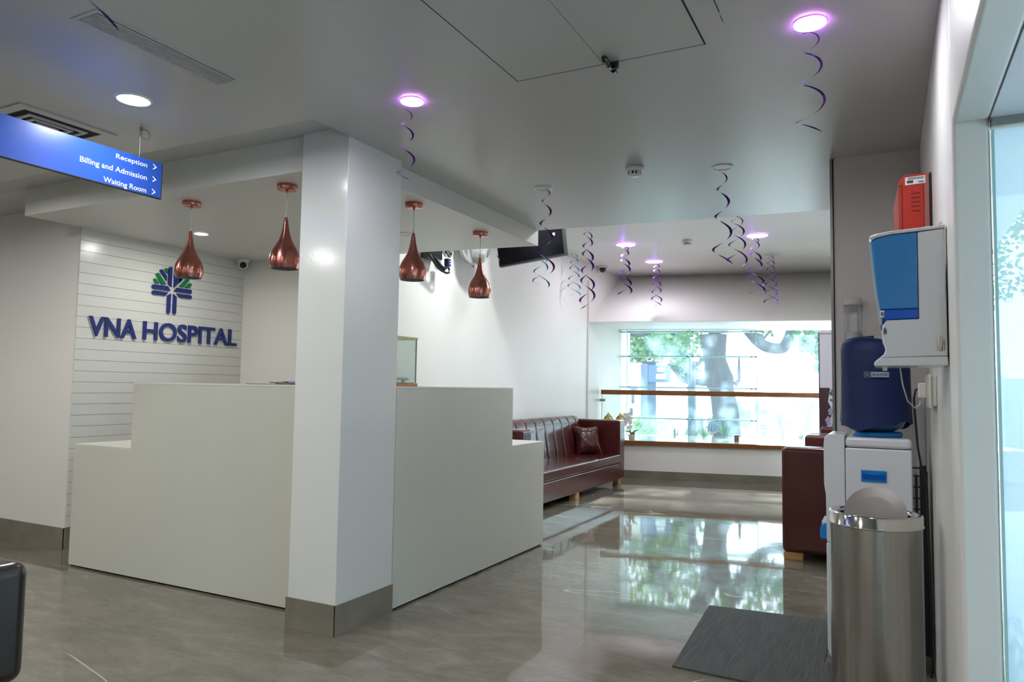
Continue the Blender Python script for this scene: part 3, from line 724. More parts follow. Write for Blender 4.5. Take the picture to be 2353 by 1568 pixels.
# ------------------------------------------------------------------ sofas
def rbox(name, x0, y0, z0, x1, y1, z1, m, parent, bev=.03, seg=4):
    b = MB(); b.box(x0, y0, z0, x1, y1, z1); return b.build(name, m, parent, bevel=bev, seg=seg)
def sofa_left():
    t = thing('sofa', (-3.35, 7.66, 0), 'long maroon leather sofa with a ribbed back along the side wall', 'sofa')
    X1 = -3.04; X0 = XL+.01; Y0 = 6.16; Y1 = 9.165
    for (ya, yb) in ((Y0, Y0+.20), (Y1-.195, Y1)):
        rbox('armrest', X0, ya, .075, X1, yb, .818, 'leather', t, .022)
    rbox('base', X0+.03, Y0+.205, .072, X1+.004, Y1-.20, .275, 'leather', t, .012)
    rbox('seat', X0+.06, Y0+.205, .278, X1+.012, Y1-.20, .388, 'leather', t, .018)
    # back: leaning, rounded top, panelled with seams
    prof = [(X0+.02, .28), (X0, .60), (X0+.005, .80), (X0+.03, .845), (X0+.075, .862), (X0+.12, .850), (X0+.155, .815), (X0+.175, .76), (X0+.20, .60), (X0+.235, .39), (X0+.235, .28)]
    b = MB(); ys = [Y0+.205+i*.247 for i in range(11)]; ys = [y for y in ys if y < Y1-.3]+[Y1-.20]
    for i in range(len(ys)-1):
        ya, yb = ys[i]+.003, ys[i+1]-.003; n = len(prof); vs = []
        st = [(ya, .6), (ya+.012, .97), (ya+.04, 1.), (yb-.04, 1.), (yb-.012, .97), (yb, .6)]
        for y, k in st:
            for (x, z) in prof:
                cx_, cz_ = X0+.10, .55; q = 1-(1-k)*.06
                vs.append((cx_+(x-cx_)*(1-(1-k)*.10), y, cz_+(z-cz_)*(1-(1-k)*.035)))
        fs = [(i_*n+j, i_*n+j+1, (i_+1)*n+j+1, (i_+1)*n+j) for i_ in range(5) for j in range(n-1)]
        b.add(vs, fs, True)
    b.build('backrest', 'leather', t)
    b = MB()
    for y in ys[1:-1]: b.tube([(x+.004 if j > 5 else x, y, z) for j, (x, z) in enumerate([(q[0]-.008 if q[0] > X0+.12 else q[0], q[1]-.010 if q[1] > .8 else q[1]) for q in prof[2:10]])], .0045, 6)
    b.build('back_seams', 'seam', t)
    for (x, y) in ((X1-.07, Y1-.10), (X1-.05, 7.57), (X1-.07, Y0+.1), (X0+.1, Y1-.1), (X0+.1, Y0+.1), (X0+.1, 7.57)):
        b = MB(); b.box(x-.035, y-.06, 0, x+.045, y+.045, .073)
        b.build('leg', 'foot_wood', t, bevel=.003)
    return t
sofa_left()
# cushion
t = thing('cushion', (-3.36, 8.72, .39), 'square maroon leather cushion leaning in the far corner of the left sofa', 'cushion')
b = MB(); n = 15; vs = []
cu = Vector((-3.40, 8.77, .565)); uu = Vector((.72, .62, 0)).normalized(); vv = Vector((-.25, .20, .95)).normalized(); nn = uu.cross(vv)
for s_ in (1, -1):
    for i in range(n):
        for j in range(n):
            a, c = -1+2*i/(n-1), -1+2*j/(n-1)
            pin = .86+.14*(abs(a)*abs(c))**1.2
            th = .085*(max(0, (1-a**4)*(1-c**4)))**.6+.004*math.sin(9*a+7*c)*(1-a*a)*(1-c*c)*2
            vs.append(cu+uu*a*.175*pin+vv*c*.185*pin+nn*s_*th)
fs = []
for k in range(2):
    for i in range(n-1):
        for j in range(n-1):
            q = (k*n*n+i*n+j, k*n*n+(i+1)*n+j, k*n*n+(i+1)*n+j+1, k*n*n+i*n+j+1); fs.append(q if k == 0 else q[::-1])
b.add(vs, fs, True); b.build('cover', 'leather', t)

def sofa_right(y0, y1, label):
    t = thing('sofa', (-.25, (y0+y1)/2, 0), label, 'sofa', 'maroon leather sofas on the right side')
    X0, X1 = -.695, .23
    for ya, yb in ((y0, y0+.22), (y1-.22, y1)): rbox('armrest', X0, ya, .055, X1, yb, .815, 'leather', t, .035, 5)
    rbox('base', X0+.01, y0+.225, .06, X1-.02, y1-.225, .27, 'leather', t, .015)
    rbox('seat', X0+.005, y0+.225, .273, X1-.15, y1-.225, .43, 'leather', t, .035)
    rbox('backrest', X1-.22, y0+.225, .28, X1, y1-.225, .84, 'leather', t, .05)
    for x in (X0+.075, X1-.07):
        for y in (y0+.07, y1-.07):
            b = MB(); b.box(x-.065, y-.05, 0, x+.065, y+.05, .056); b.build('leg', 'foot_wood', t, bevel=.003)
    return t
sofa_right(5.70, 7.62, 'maroon leather sofa on the right whose side panel shows, nearest the water cooler')
sofa_right(7.68, 9.45, 'maroon leather sofa on the right, farther one nearer the window')

# dark arm at the left edge, near the camera
t = thing('armchair', (-2.3, .9, 0), 'dark brown leather armchair cut off by the lower left edge of the frame', 'armchair')
rbox('armrest', -2.60, .90, .535, -1.755, 1.02, .805, 'leather_dark', t, .03, 5)
rbox('armrest', -2.60, .20, .545, -1.79, .32, .805, 'leather_dark', t, .03, 5)
rbox('seat', -2.55, .325, .25, -1.84, .895, .42, 'leather_dark', t, .04)
rbox('backrest', -2.66, .325, .30, -2.52, .895, .88, 'leather_dark', t, .05)
for y in (.30, .90):
    for x in (-2.5, -1.98):
        b = MB(); b.tube([(x, y, 0), (x, y, .56)], .012, 8); b.build('leg', 'black_metal', t)

# ------------------------------------------------------------------ balustrade, sill objects
BA = Vector((-3.72, 10.155, 0)); bd = (Vector((-1.877, 10.581, 0))-BA).normalized(); bnn = Vector((-bd.y, bd.x, 0))
def bp(s, d, z): p = BA+bd*s+bnn*d; return (p.x, p.y, z)
def bbox(s0, d0, z0, s1, d1, z1):
    b = MB(); vs = [bp(s, d, z) for z in (z0, z1) for d in (d0, d1) for s in (s0, s1)]
    return b.add(vs, [(0, 2, 3, 1), (4, 5, 7, 6), (0, 1, 5, 4), (2, 6, 7, 3), (0, 4, 6, 2), (1, 3, 7, 5)])
LR = (.24-BA.x)/bd.x
t = thing('glass_balustrade', bp(1.5, 0, .512), 'glass balustrade with a brown wooden handrail standing on the window sill', 'balustrade')
bbox(.004, -.006, .53, LR/2-.004, .006, 1.14).build('glass_panel', 'acrylic', t)
bbox(LR/2+.004, -.006, .53, LR, .006, 1.14).build('glass_panel', 'acrylic', t)
bbox(-.003, -.007, .53, .003, .007, 1.14).build('panel_edge', mat('glass_edge_dark', (.16, .22, .22), .2), t)
bbox(-.01, -.03, 1.137, LR, .03, 1.205).build('handrail', 'rail_wood', t, bevel=.004)
bbox(-.03, -.03, 1.035, .05, .03, 1.07).build('clamp', 'steel_grey', t)
for s in (.45, 1.89, 2.9): bbox(s-.03, -.03, .512, s+.03, .03, .60).build('clamp', mat('bronze_clamp%d' % int(s*10), (.25, .19, .16), .35, .8), t)
def idol(x, y, label):
    t = thing('idol', (x, y, .512), label, 'figurine', 'small gilded idols on the sill')
    b = MB(); b.lathe([(1e-4, 0), (.07, 0), (.075, .02), (.055, .05), (.06, .07), (1e-4, .075)], x, y, .512, 20); b.build('pedestal', 'gold', t)
    b = MB(); b.lathe([(.045, .07), (.055, .12), (.035, .16), (.04, .21), (.018, .235), (.028, .26), (.03, .29), (.02, .315), (.022, .325), (.008, .35), (1e-4, .37)], x, y, .512, 16); b.ball((x-.045, y-.02, .66), .02); b.ball((x+.045, y-.02, .66), .02); b.build('figure', 'gold', t)
    b = MB(); P = []
    for i in range(-12, 13):
        a = i/12*2.2; P.append((x+math.sin(a)*.062, y+.03, .512+.25+math.cos(a)*.075+(.035 if abs(i) < 1 else .0)+(.015 if abs(i) == 1 else 0)))
    b.tube(P, .012, 8); b.build('halo_arch', 'gold', t)
    b = MB(); b.slab([(x-.055, .60), (x+.055, .60), (x+.055, .76), (x, .83), (x-.055, .76)], 'y', y+.03, y+.036); b.build('back_plate', 'brass_red', t)
for px_, l in ((-3.51, 'gilded idol on the sill behind the left sofa arm, the left one'), (-3.34, 'gilded idol on the sill behind the left sofa arm, the right one')):
    s = (px_-WA.x)/wd.x; q = ww(s, .22, 0); idol(q[0], q[1], l)
q = ww(.56, .14, 0)
t = thing('orchid', (q[0], q[1], .512), 'white orchid in a small pot on the sill at the end of the left sofa', 'potted plant')
b = MB(); b.lathe([(1e-4, 0), (.035, 0), (.045, .07), (.035, .07), (1e-4, .06)], q[0]+.05, q[1], .512, 20); b.build('pot', 'pot', t)
b = MB()
for i in range(6):
    a = i*1.1; b.add([(q[0]+.05, q[1], .57), (q[0]+.05+.05*math.cos(a), q[1]+.05*math.sin(a), .64), (q[0]+.05+.11*math.cos(a), q[1]+.1*math.sin(a), .66-.01*i), (q[0]+.05+.05*math.cos(a+.4), q[1]+.05*math.sin(a+.4), .62)], [(0, 1, 2, 3)])
b.tube([(q[0]+.05, q[1], .57), (q[0]+.02, q[1]-.01, .75), (q[0]-.03, q[1], .84)], .004, 6)
b.build('leaves', 'leaf', t)
b = MB()
rr = random.Random(3)
for i in range(16):
    c = Vector((q[0]-.03+rr.uniform(-.04, .09), q[1]+rr.uniform(-.04, .04), rr.uniform(.66, .88)))
    for k in range(5):
        a = k*2*PI/5+i; d = Vector((math.cos(a), -.3, math.sin(a))).normalized(); e = Vector((-math.sin(a), 0, math.cos(a)))
        b.add([c, c+d*.02+e*.013, c+d*.04, c+d*.02-e*.013], [(0, 1, 2, 3)])
b.build('blossoms', 'orchid', t)

# roll-up standee
t = thing('banner_stand', (-.33, 9.95, 0), 'upright display board with a white top and dark maroon floral print, behind the right sofas', 'display board')
YB = 9.86
b = MB(); b.box(-.742, YB, .08, .10, YB+.012, 1.955); b.build('panel', mat('pale_lilac_board', (.72, .72, .80), .5), t)
b = MB(); b.box(-.755, YB-.02, 1.955, .11, YB+.03, 1.985); b.build('top_rail', 'trimwhite', t)
b = MB(); b.box(-.752, YB-.004, .08, -.742, YB+.02, 1.955); b.build('edge', mat('navy_edge', (.02, .02, .06), .5), t)
b = MB(); b.slab([(-.742, .08), (-.742, 1.272), (-.625, 1.272), (-.65, 1.1), (-.60, 1.0), (-.62, .9), (-.66, .92), (-.665, .72), (-.64, .60), (-.60, .4), (-.62, .08)], 'y', YB-.003, YB-.001)
b.slab([(-.65, .72), (-.60, .78), (-.55, .74), (-.50, .70), (-.50, .6), (-.6, .6)], 'y', YB-.003, YB-.001); b.build('maroon_print', 'maroon_print', t)
b = MB()
for (u, v_, s_) in ((-.60, 1.20, .05), (-.575, 1.24, .045), (-.545, 1.17, .05), (-.605, 1.12, .03), (-.56, 1.05, .03), (-.52, 1.22, .06), (-.5, 1.02, .04)):
    b.slab([(u-s_, v_), (u-s_*.3, v_+s_*.6), (u+s_*.8, v_+s_*.2), (u+s_*.2, v_-s_*.7)], 'y', YB-.0036, YB-.0031)
b.build('leaf_print', 'green_print', t)
b = MB()
rr = random.Random(5)
for i in range(16):
    u, v_, s_ = rr.uniform(-.655, -.50), rr.uniform(.76, 1.0), rr.uniform(.015, .04)
    b.slab([(u-s_, v_), (u, v_+s_*1.4), (u+s_, v_), (u, v_-s_)], 'y', YB-.0044-.00002*i, YB-.0037)
b.build('flower_print', 'violet_print', t)
b = MB(); b.box(-.75, YB-.12, 0, .11, YB+.13, .08); b.build('base', 'steel_grey', t, bevel=.01)

# ------------------------------------------------------------------ things on the desk
def mag(x, y, z, w, d, a, h, m, label):
    b = MB(); b.box(x-w/2, y-d/2, z, x+w/2, y+d/2, z+h); b.rot(a, x, y); return tag(b.build('magazine', m, bevel=.001), label, 'magazine', 'reading matter on the counter')
mag(-3.09, 3.17, DH, .42, .20, .10, .003, mat('dark_cover', (.05, .05, .05), .4), 'flat dark magazine at the bottom of the pile on the counter, left of the pillar')
mag(-3.0, 3.19, DH+.0035, .24, .17, -.1, .005, mat('brown_cover', (.16, .13, .12), .4), 'brownish magazine in the middle of the counter pile')
mag(-2.93, 3.18, DH+.009, .17, .15, .12, .010, mat('lilac_cover', (.30, .24, .42), .3), 'lilac magazine on top of the counter pile against the pillar')
b = MB(); b.tube([(-3.19, 3.14, DH+.012), (-3.09, 3.13, DH+.012)], .004, 8); b.tube([(-3.09, 3.13, DH+.012), (-3.07, 3.13, DH+.012)], .0025, 8)
tag(b.build('pen', 'steel_grey'), 'grey pen lying on the magazines, the left one', 'pen')
b = MB(); b.tube([(-3.10, 3.15, DH+.014), (-3.02, 3.13, DH+.014)], .004, 8); b.tube([(-3.02, 3.13, DH+.014), (-3.0, 3.125, DH+.014)], .0025, 8)
tag(b.build('pen', 'black'), 'black pen lying on the magazines close to the lilac cover', 'pen')
t = thing('display_case', (-2.6, 3.43, DH), 'small glass case with wooden base and gold top rail on the counter beside the pillar', 'display case')
b = MB(); b.box(-2.80, 3.30, DH, -2.447, 3.56, DH+.019); b.build('base', 'oak', t, bevel=.002)
b = MB(); b.box(-2.78, 3.32, DH+.019, -2.46, 3.545, DH+.022); b.build('base_plate', 'black', t)
b = MB(); b.box(-2.795, 3.31, DH+.022, -2.455, 3.312, DH+.275); b.box(-2.456, 3.31, DH+.022, -2.454, 3.552, DH+.275); b.box(-2.795, 3.55, DH+.022, -2.455, 3.552, DH+.275)
b.build('glass_sides', 'acrylic', t)
b = MB(); b.box(-2.4575, 3.5485, DH+.02, -2.4525, 3.5535, DH+.275); b.build('corner_post', 'steel_grey', t)
b = MB(); b.box(-2.80, 3.305, DH+.272, -2.449, 3.558, DH+.286); b.build('top_rail', mat('pale_gold', (.5, .46, .22), .3, .5), t)
t = thing('carved_table', (-2.62, 3.42, DH+.022), 'tiny carved stool with a white figure inside the glass case', 'figurine')
b = MB(); b.slab([(3.33, DH+.052), (3.505, DH+.05), (3.52, DH+.045), (3.52, DH+.035), (3.33, DH+.036)], 'x', -2.76, -2.48); b.build('top', mat('carved_bone', (.42, .41, .33), .5), t)
for (x, y) in ((-2.50, 3.49), (-2.74, 3.49), (-2.50, 3.35), (-2.74, 3.35)):
    b = MB(); b.lathe([(.009, 0), (.007, .006), (.012, .010), (.012, .014)], x, y, DH+.022, 12); b.build('leg', 'steel_grey', t)
b = MB(); b.ball((-2.62, 3.37, DH+.09), .035, 1, .9, 1.1); b.ball((-2.62, 3.37, DH+.14), .02); b.ball((-2.585, 3.385, DH+.10), .014); b.ball((-2.58, 3.38, DH+.125), .012); b.build('figure', 'orchid', t)

# ------------------------------------------------------------------ water cooler
CX, CY = -.05, 3.825
t = thing('water_cooler', (-.08, 3.815, 0), 'tall white water cooler with blue fittings between the bin and the partition', 'water cooler')
b = MB(); b.box(-.172, 3.66, .012, .095, 3.975, .970); b.build('body', 'white_gloss', t, bevel=.008, seg=3)
b = MB(); b.box(-.172, 3.658, .972, .095, 3.977, 1.018); b.build('top_cover', 'white_gloss', t, bevel=.016, seg=3)
b = MB(); b.slab([(-.253, .54), (-.255, .75), (-.262, .80), (-.262, .98), (-.258, 1.015), (-.240, 1.028), (-.174, 1.024), (-.174, .54)], 'y', 3.662, 3.973); b.build('front_cover', 'white_gloss', t, bevel=.004, seg=3)
b = MB(); b.slab([(-.255, .06), (-.255, .535), (-.174, .535), (-.174, .012), (-.235, .012)], 'y', 3.664, 3.971); b.build('lower_door', 'white_gloss', t, bevel=.006, seg=2)
b = MB(); b.box(-.108, 3.6545, .823, -.006, 3.661, .874); h = b.build('side_handle', 'blue_plastic', t, bevel=.002)
b = MB(); b.slab([(-.102, .833), (-.102, .862), (-.08, .856), (-.057, .854), (-.034, .856), (-.012, .861), (-.012, .833)], 'y', 3.6535, 3.6546); b.build('recess', 'blue_dark', h)
b = MB(); b.slab([(-.285, .55), (-.284, .585), (-.278, .61), (-.255, .617), (-.255, .545), (-.275, .543)], 'y', 3.70, 3.93); h = b.build('drip_tray', 'blue_plastic', t, bevel=.003)
for i in range(6):
    b = MB(); b.box(-.279, 3.725+i*.033, .6155, -.257, 3.735+i*.033, .6185); b.build('grille_bar', 'white_gloss', h)
b = MB()
for x in (.108, .135): b.box(x-.004 if x < .12 else x-.012, 3.66, .10, x+.006 if x < .12 else x+.012, 3.70, .865 if x < .12 else .905)
for i in range(16): b.tube([(.097, 3.672, .14+i*.048), (.135, 3.672, .14+i*.048)], .003, 6)
for i in range(14): b.tube([(.135, 3.68+i*.02, .12), (.135, 3.68+i*.02, .88)], .002, 5)
b.tube([(.095, 3.672, .895), (.135, 3.672, .895)], .004, 6)
b.slab([(.125, .885), (.128, .905), (.152, .88), (.154, .10), (.125, .10)], 'y', 3.655, 3.662)
b.build('condenser_grid', 'black_metal', t)
bt = thing('water_bottle', (CX, CY, 1.018), 'upturned water bottle under a dark blue fabric cover on top of the cooler', 'water bottle')
b = MB(); b.lathe([(1e-4, 0), (.102, 0), (.105, .004), (.105, .018), (.098, .022), (1e-4, .022)], CX+.008, CY, 1.0185, 40); b.build('seat_ring', 'blue_plastic', bt)
b = MB(); b.lathe([(.03, .022), (.075, .024), (.115, .045), (.136, .085), (.14, .12), (.14, .30)], CX, CY, 1.0185, 44); b.build('bottle', 'bottle_blue', bt)
# fabric cover, slightly folded
prof = [(.152, .052), (.150, .09), (.148, .16), (.147, .25), (.146, .33), (.145, .39), (.138, .425), (.122, .445), (.09, .452), (.04, .456), (1e-4, .458)]
b = MB(); seg = 64; vs = []
for i in range(seg):
    a = 2*PI*i/seg
    for j, (r, z) in enumerate(prof):
        k = max(0, 1-j/6)
        r2 = r*(1+.022*k*math.sin(5*a+.6)+.012*k*math.sin(11*a+1.)+.006*math.sin(3*a+j*.5))
        z2 = z+(.018*math.sin(2*a+2.6)+.006*math.sin(7*a))*(k**3)
        vs.append((CX+r2*math.cos(a), CY+r2*math.sin(a), 1.0185+z2-.012*math.cos(a)*(j/10.)))
k = len(prof)
b.add(vs, [(i*k+j, ((i+1) % seg)*k+j, ((i+1) % seg)*k+j+1, i*k+j+1) for i in range(seg) for j in range(k-1)], True)
b.build('fabric_cover', 'cobalt', bt)
def cyl(r=.1525):
    def fn(u, v, w): a = u/r; return (CX+math.sin(a)*(r+w), CY-math.cos(a)*(r+w), v)
    return fn
fc = cyl(.1565)
def cpatch(u0, u1, v0, v1, off=0., n=8):
    b = MB(); vs = []
    for i in range(n+1):
        u = u0+(u1-u0)*i/n; vs += [fc(u, v0, off), fc(u, v1, off)]
    return b.add(vs, [(2*i, 2*i+2, 2*i+3, 2*i+1) for i in range(n)])
def um(x): return math.asin((x-CX)/.16)*.1565
U0, U1 = -.012, .062
zz = 1.290
pt = cpatch(U0, U1, zz, zz+.024).build('logo_patch', mat('grey_blue_patch', (.32, .38, .42), .5), bt)
fit_text('BLUE STAR', U0+.006, U1-.006, zz+.007, zz+.0165, lambda u, v, w: fc(u, v, .0006), .02).build('lettering', 'blue_letter', pt)
sq = MB()
for (a0_, a1_, b0_, b1_) in ((-.040, -.0155, 0, .0015), (-.040, -.0155, .0225, .024), (-.040, -.0385, 0, .024), (-.017, -.0155, 0, .024)):
    q_ = cpatch(a0_, a1_, zz+b0_, zz+b1_, .0004, 3); sq.add(q_.v, q_.f)
# five-pointed star outline
cs, cz = -.02775, zz+.0118
for k in range(5):
    a = PI/2+k*4*PI/5; c = PI/2+(k+1)*4*PI/5
    p0 = Vector((cs+.0085*math.cos(a), cz+.0085*math.sin(a))); p1 = Vector((cs+.0085*math.cos(c), cz+.0085*math.sin(c))); d = (p1-p0).normalized(); e = Vector((-d.y, d.x))*.0006
    sq.add([fc(p0.x+e.x, p0.y+e.y, .0006), fc(p1.x+e.x, p1.y+e.y, .0006), fc(p1.x-e.x, p1.y-e.y, .0006), fc(p0.x-e.x, p0.y-e.y, .0006)], [(0, 1, 2, 3)])
sq.build('star_logo', bpy.data.materials['grey_blue_patch'], bt)

# cup dispenser on the partition
t = thing('cup_dispenser', (-.152, 4.17, 1.42), 'clear plastic cup dispenser tube with white lid on the partition above the cooler', 'cup dispenser')
x_, y_ = -.152, 4.170
b = MB(); b.lathe([(.041, 1.42), (.041, 1.672)], x_, y_, 0, 32); b.build('tube', 'cup_clear', t)
b = MB(); b.lathe([(1e-4, 1.672), (.043, 1.672), (.0455, 1.675), (.0455, 1.706), (.035, 1.712), (1e-4, 1.718)], x_, y_, 0, 32); b.build('lid', mat('milky_lid', (.62, .58, .58), .35), t)
b = MB(); b.box(x_-.02, 4.205, 1.45, x_+.02, 4.219, 1.64); b.build('bracket', 'trimwhite', t)
b = MB()
for i in range(5): b.lathe([(.022, 0), (.032, .055), (.034, .058)], x_, y_, 1.44+i*.009, 20)
b.build('cups', 'paper', t)

# ------------------------------------------------------------------ water purifier (right wall)
PY0, PY1 = 2.555, 2.80
t = thing('water_purifier', (.07, 2.68, 1.3), 'white wall-mounted water purifier with a translucent blue tank, above the steel bin', 'water purifier')
def pside(pts, y0=PY0, y1=PY1): b = MB(); b.slab(pts, 'y', y0, y1); return b
body = [(.166, 1.335), (.166, 1.722), (.158, 1.724), (.092, 1.719), (.092, 1.449), (.003, 1.447), (-.008, 1.432), (-.011, 1.412), (-.010, 1.392), (-.003, 1.372), (-.001, 1.355), (-.006, 1.340), (-.018, 1.330)]
pside(body).build('body', 'white_gloss', t, bevel=.004)
pside([(-.018, 1.330), (.166, 1.334), (.168, 1.306), (-.034, 1.304), (-.033, 1.316)]).build('base_tray', 'white_gloss', t, bevel=.003)
pside([(-.043, 1.708), (-.040, 1.716), (-.020, 1.722), (.02, 1.728), (.168, 1.736), (.168, 1.726), (.092, 1.722), (.02, 1.718), (-.02, 1.711), (-.036, 1.703)], PY0-.002, PY1+.002).build('lid', 'white_gloss', t, bevel=.002)
tank = [(.0905, 1.482), (.0905, 1.7195), (.02, 1.716), (-.02, 1.709), (-.036, 1.70), (-.030, 1.62), (-.020, 1.53), (-.0125, 1.482)]
pside(tank, PY0+.001, PY1-.001).build('tank', 'blue_tank', t, bevel=.004)
pside([(.0905, 1.481), (-.0125, 1.481), (-.008, 1.452), (.003, 1.449), (.086, 1.4505), (.0905, 1.455)], PY0+.001, PY1-.001).build('water_level', 'blue_water', t, bevel=.003)
pside([(-.0435, 1.70), (-.036, 1.70), (-.020, 1.53), (-.008, 1.45), (-.010, 1.432), (-.015, 1.436), (-.028, 1.53)], PY0+.004, PY1-.004).build('front_lens', mat('pale_blue_clear', (.35, .55, .72), .08, coat=.5), t, bevel=.002)
b = MB(); b.slab([(-.0165, 1.456), (-.004, 1.4565), (-.003, 1.478), (-.0155, 1.4785)], 'y', PY0-.0012, PY0+.0005)
lb = b.build('sticker', 'paper', t)
b = MB()
for i in range(6): b.box(-.0125+i*.0014, PY0-.0018, 1.4615, -.0118+i*.0014, PY0-.0013, 1.4725)
b.build('barcode', 'ink', lb)
b = MB(); b.lathe([(.0058, 0), (.0074, 0), (.0074, .001), (.0058, .001), (.0058, 0)], 0, 0, 0, 24); n0 = len(b.v)
for a in (0, PI/3, 2*PI/3): b.box(-.0009, -.0045, 0, .0009, .0045, .001); b.rot(a, 0, 0, n0); n0 = len(b.v)
b.v = [(-.0015+x*.62, PY0-.0015+z*.5, 1.413+y*1.45) for x, y, z in b.v]; b.build('round_emblem', 'ink', t)
b = MB(); b.tube([(-.004, 2.59, 1.306), (-.004, 2.59, 1.290)], .007, 10); b.build('spout', 'trimwhite', t)
b = MB(); b.tube([(.150, PY0-.004, 1.735), (.158, PY0-.008, 1.745), (.165, PY0-.012, 1.73), (.165, PY0-.012, 1.62), (.162, PY0-.010, 1.50), (.152, PY0-.008, 1.40), (.147, PY0-.008, 1.355), (.143, PY0-.007, 1.35)], .0022, 8)
b.tube([(.143, PY0-.006, 1.395), (.143, PY0-.006, 1.352)], .005, 8); b.build('water_hose', 'off_white', t)
b = MB()
for i in range(7): b.box(.1565, PY0-.0012, 1.352+i*.0045, .1585, PY0-.0002, 1.3545+i*.0045)
for i in range(3): b.box(.1485+i*.0018, PY0-.0012, 1.35, .1492+i*.0018, PY0-.0002, 1.382)
b.build('side_markings', 'ink', t)

# ------------------------------------------------------------------ red box
t = thing('fire_alarm_box', (.11, 3.36, 1.85), 'red metal wall box with louvres and a white label, above the water purifier', 'red wall box')
RY0, RY1 = 3.25, 3.50
b = MB(); b.slab([(.142, 1.80), (.142, 2.089), (.075, 2.087), (.055, 2.068), (.0548, 1.80)], 'y', RY0, RY1); b.build('case', 'red', t, bevel=.002)
b = MB(); b.box(.143, RY0, 1.80, .160, RY1, 2.090); b.build('back_box', 'red_pale', t)
b = MB(); b.box(.162, RY0+.002, 1.80, .168, RY1, 2.088); b.build('wall_plate', 'black', t)
b = MB(); b.slab([(.0545, 1.80), (.0545, 2.05), (.036, 1.965), (.036, 1.80)], 'y', RY0+.004, RY1); b.build('front_door', 'red_pale', t)
b = MB(); b.box(.065, RY0-.0008, 1.80, .0675, RY0+.0002, 2.044); b.box(.055, RY0-.0008, 2.0425, .0675, RY0+.0002, 2.045); b.build('door_gap', 'dark', t)
for i in range(5):
    b = MB(); b.box(.098, RY0-.003, 2.010-i*.0175, .127, RY0, 2.0125-i*.0175); b.build('louvre', mat('dark_red', (.16, .006, .004), .5) if i == 0 else bpy.data.materials['dark_red'], t)
b = MB(); b.box(.0775, RY0-.0014, 2.0455, .148, RY0-.0002, 2.0765); b.v = [(x, y, z+(x-.0775)*.04) for x, y, z in b.v]; lb = b.build('label', 'paper', t)
b = MB(); b.box(.084, RY0-.0022, 2.052, .106, RY0-.0015, 2.063)
for i in range(4): b.box(.088, RY0-.0022, 2.0668+i*.0023, .142, RY0-.0015, 2.0676+i*.0023)
b.box(.124, RY0-.0022, 2.053, .143, RY0-.0015, 2.057); b.build('print', 'ink', lb)

# socket, plug, cables
t = thing('wall_socket', (.165, 3.36, 1.23), 'ivory double wall socket with plugs on the right wall behind the cooler', 'wall socket')
b = MB(); b.box(.150, 3.20, 1.172, .1695, 3.46, 1.288); b.build('back_box', 'off_white', t, bevel=.003)
b = MB(); b.box(.142, 3.19, 1.165, .151, 3.47, 1.295); b.build('face_plate', 'off_white', t, bevel=.002)
b = MB(); b.box(.112, 3.36, 1.20, .143, 3.41, 1.262); b.build('plug', 'off_white', t, bevel=.006)
b = MB(); b.tube([(.125, 3.385, 1.24), (.105, 3.39, 1.235), (.098, 3.39, 1.20), (.100, 3.40, 1.15), (.110, 3.44, 1.0), (.122, 3.46, .92), (.142, 3.50, .84), (.145, 3.52, .70), (.150, 3.55, .5), (.155, 3.6, .3), (.155, 3.62, .06), (.150, 3.64, .02)], .0045, 8)
tag(b.build('power_cable', 'black'), 'black power cable hanging from the ivory socket down the right wall', 'cable')
b = MB(); b.tube([(.04, 2.70, 1.303), (.05, 2.9, 1.25), (.07, 3.15, 1.19), (.10, 3.33, 1.162), (.118, 3.37, 1.175), (.122, 3.38, 1.20)], .0025, 8)
tag(b.build('purifier_cable', 'off_white'), 'thin white cable looping from under the water purifier to the socket', 'cable')
b = MB(); b.box(.128, 4.175, 0, .168, 4.218, 1.20); tag(b.build('pipe_casing', 'trimwhite'), 'white vertical pipe casing in the corner behind the cooler', 'pipe casing')

# ------------------------------------------------------------------ steel bin
BX, BY, BZ, BR = -.046, 3.085, .775, .158
t = thing('waste_bin', (BX, BY, 0), 'tall brushed stainless steel bin with a tilted round swing lid', 'waste bin')
b = MB(); b.lathe([(1e-4, 0), (BR-.004, 0), (BR-.002, .006), (BR-.002, BZ-.045)], BX, BY, 0, 72); b.build('body', 'steel', t)
b = MB(); b.lathe([(BR-.001, BZ-.046), (BR+.004, BZ-.043), (BR+.004, BZ-.040), (BR+.001, BZ-.037), (BR+.001, BZ-.004), (BR-.002, BZ), (BR-.008, BZ+.001), (BR-.034, BZ-.003), (BR-.036, BZ-.012), (BR-.034, BZ-.03)], BX, BY, 0, 72); b.build('rim', 'chrome', t)
b = MB(); b.lathe([(1e-4, .02), (BR-.012, .02), (BR-.012, BZ-.02)], BX, BY, 0, 40); b.build('inner_liner', 'black', t)
b = MB(); seg = 56; Rl = .108; ang = math.radians(58); vs = []
dirl = Vector((.15, 1, 0)).normalized(); axl = Vector((dirl.y, -dirl.x, 0))
for (rr_, hh) in ((0, .004), (Rl*.6, .003), (Rl, 0), (Rl, -.004), (Rl*.6, -.002), (0, -.001)):
    for i in range(seg):
        a = 2*PI*i/seg; u = rr_*math.cos(a); w_ = rr_*math.sin(a)
        # tilted disc about its horizontal diameter; near side up
        p_ = Vector((BX, BY, BZ-.004))+axl*u+(dirl*math.cos(ang)+Vector((0, 0, math.sin(ang))))*w_+(Vector((0, 0, math.cos(ang)))-dirl*math.sin(ang))*hh
        vs.append(p_)
b.add(vs, [(j*seg+i, j*seg+(i+1) % seg, (j+1)*seg+(i+1) % seg, (j+1)*seg+i) for j in range(5) for i in range(seg)], False)
b.build('swing_lid', 'lid_steel', t)

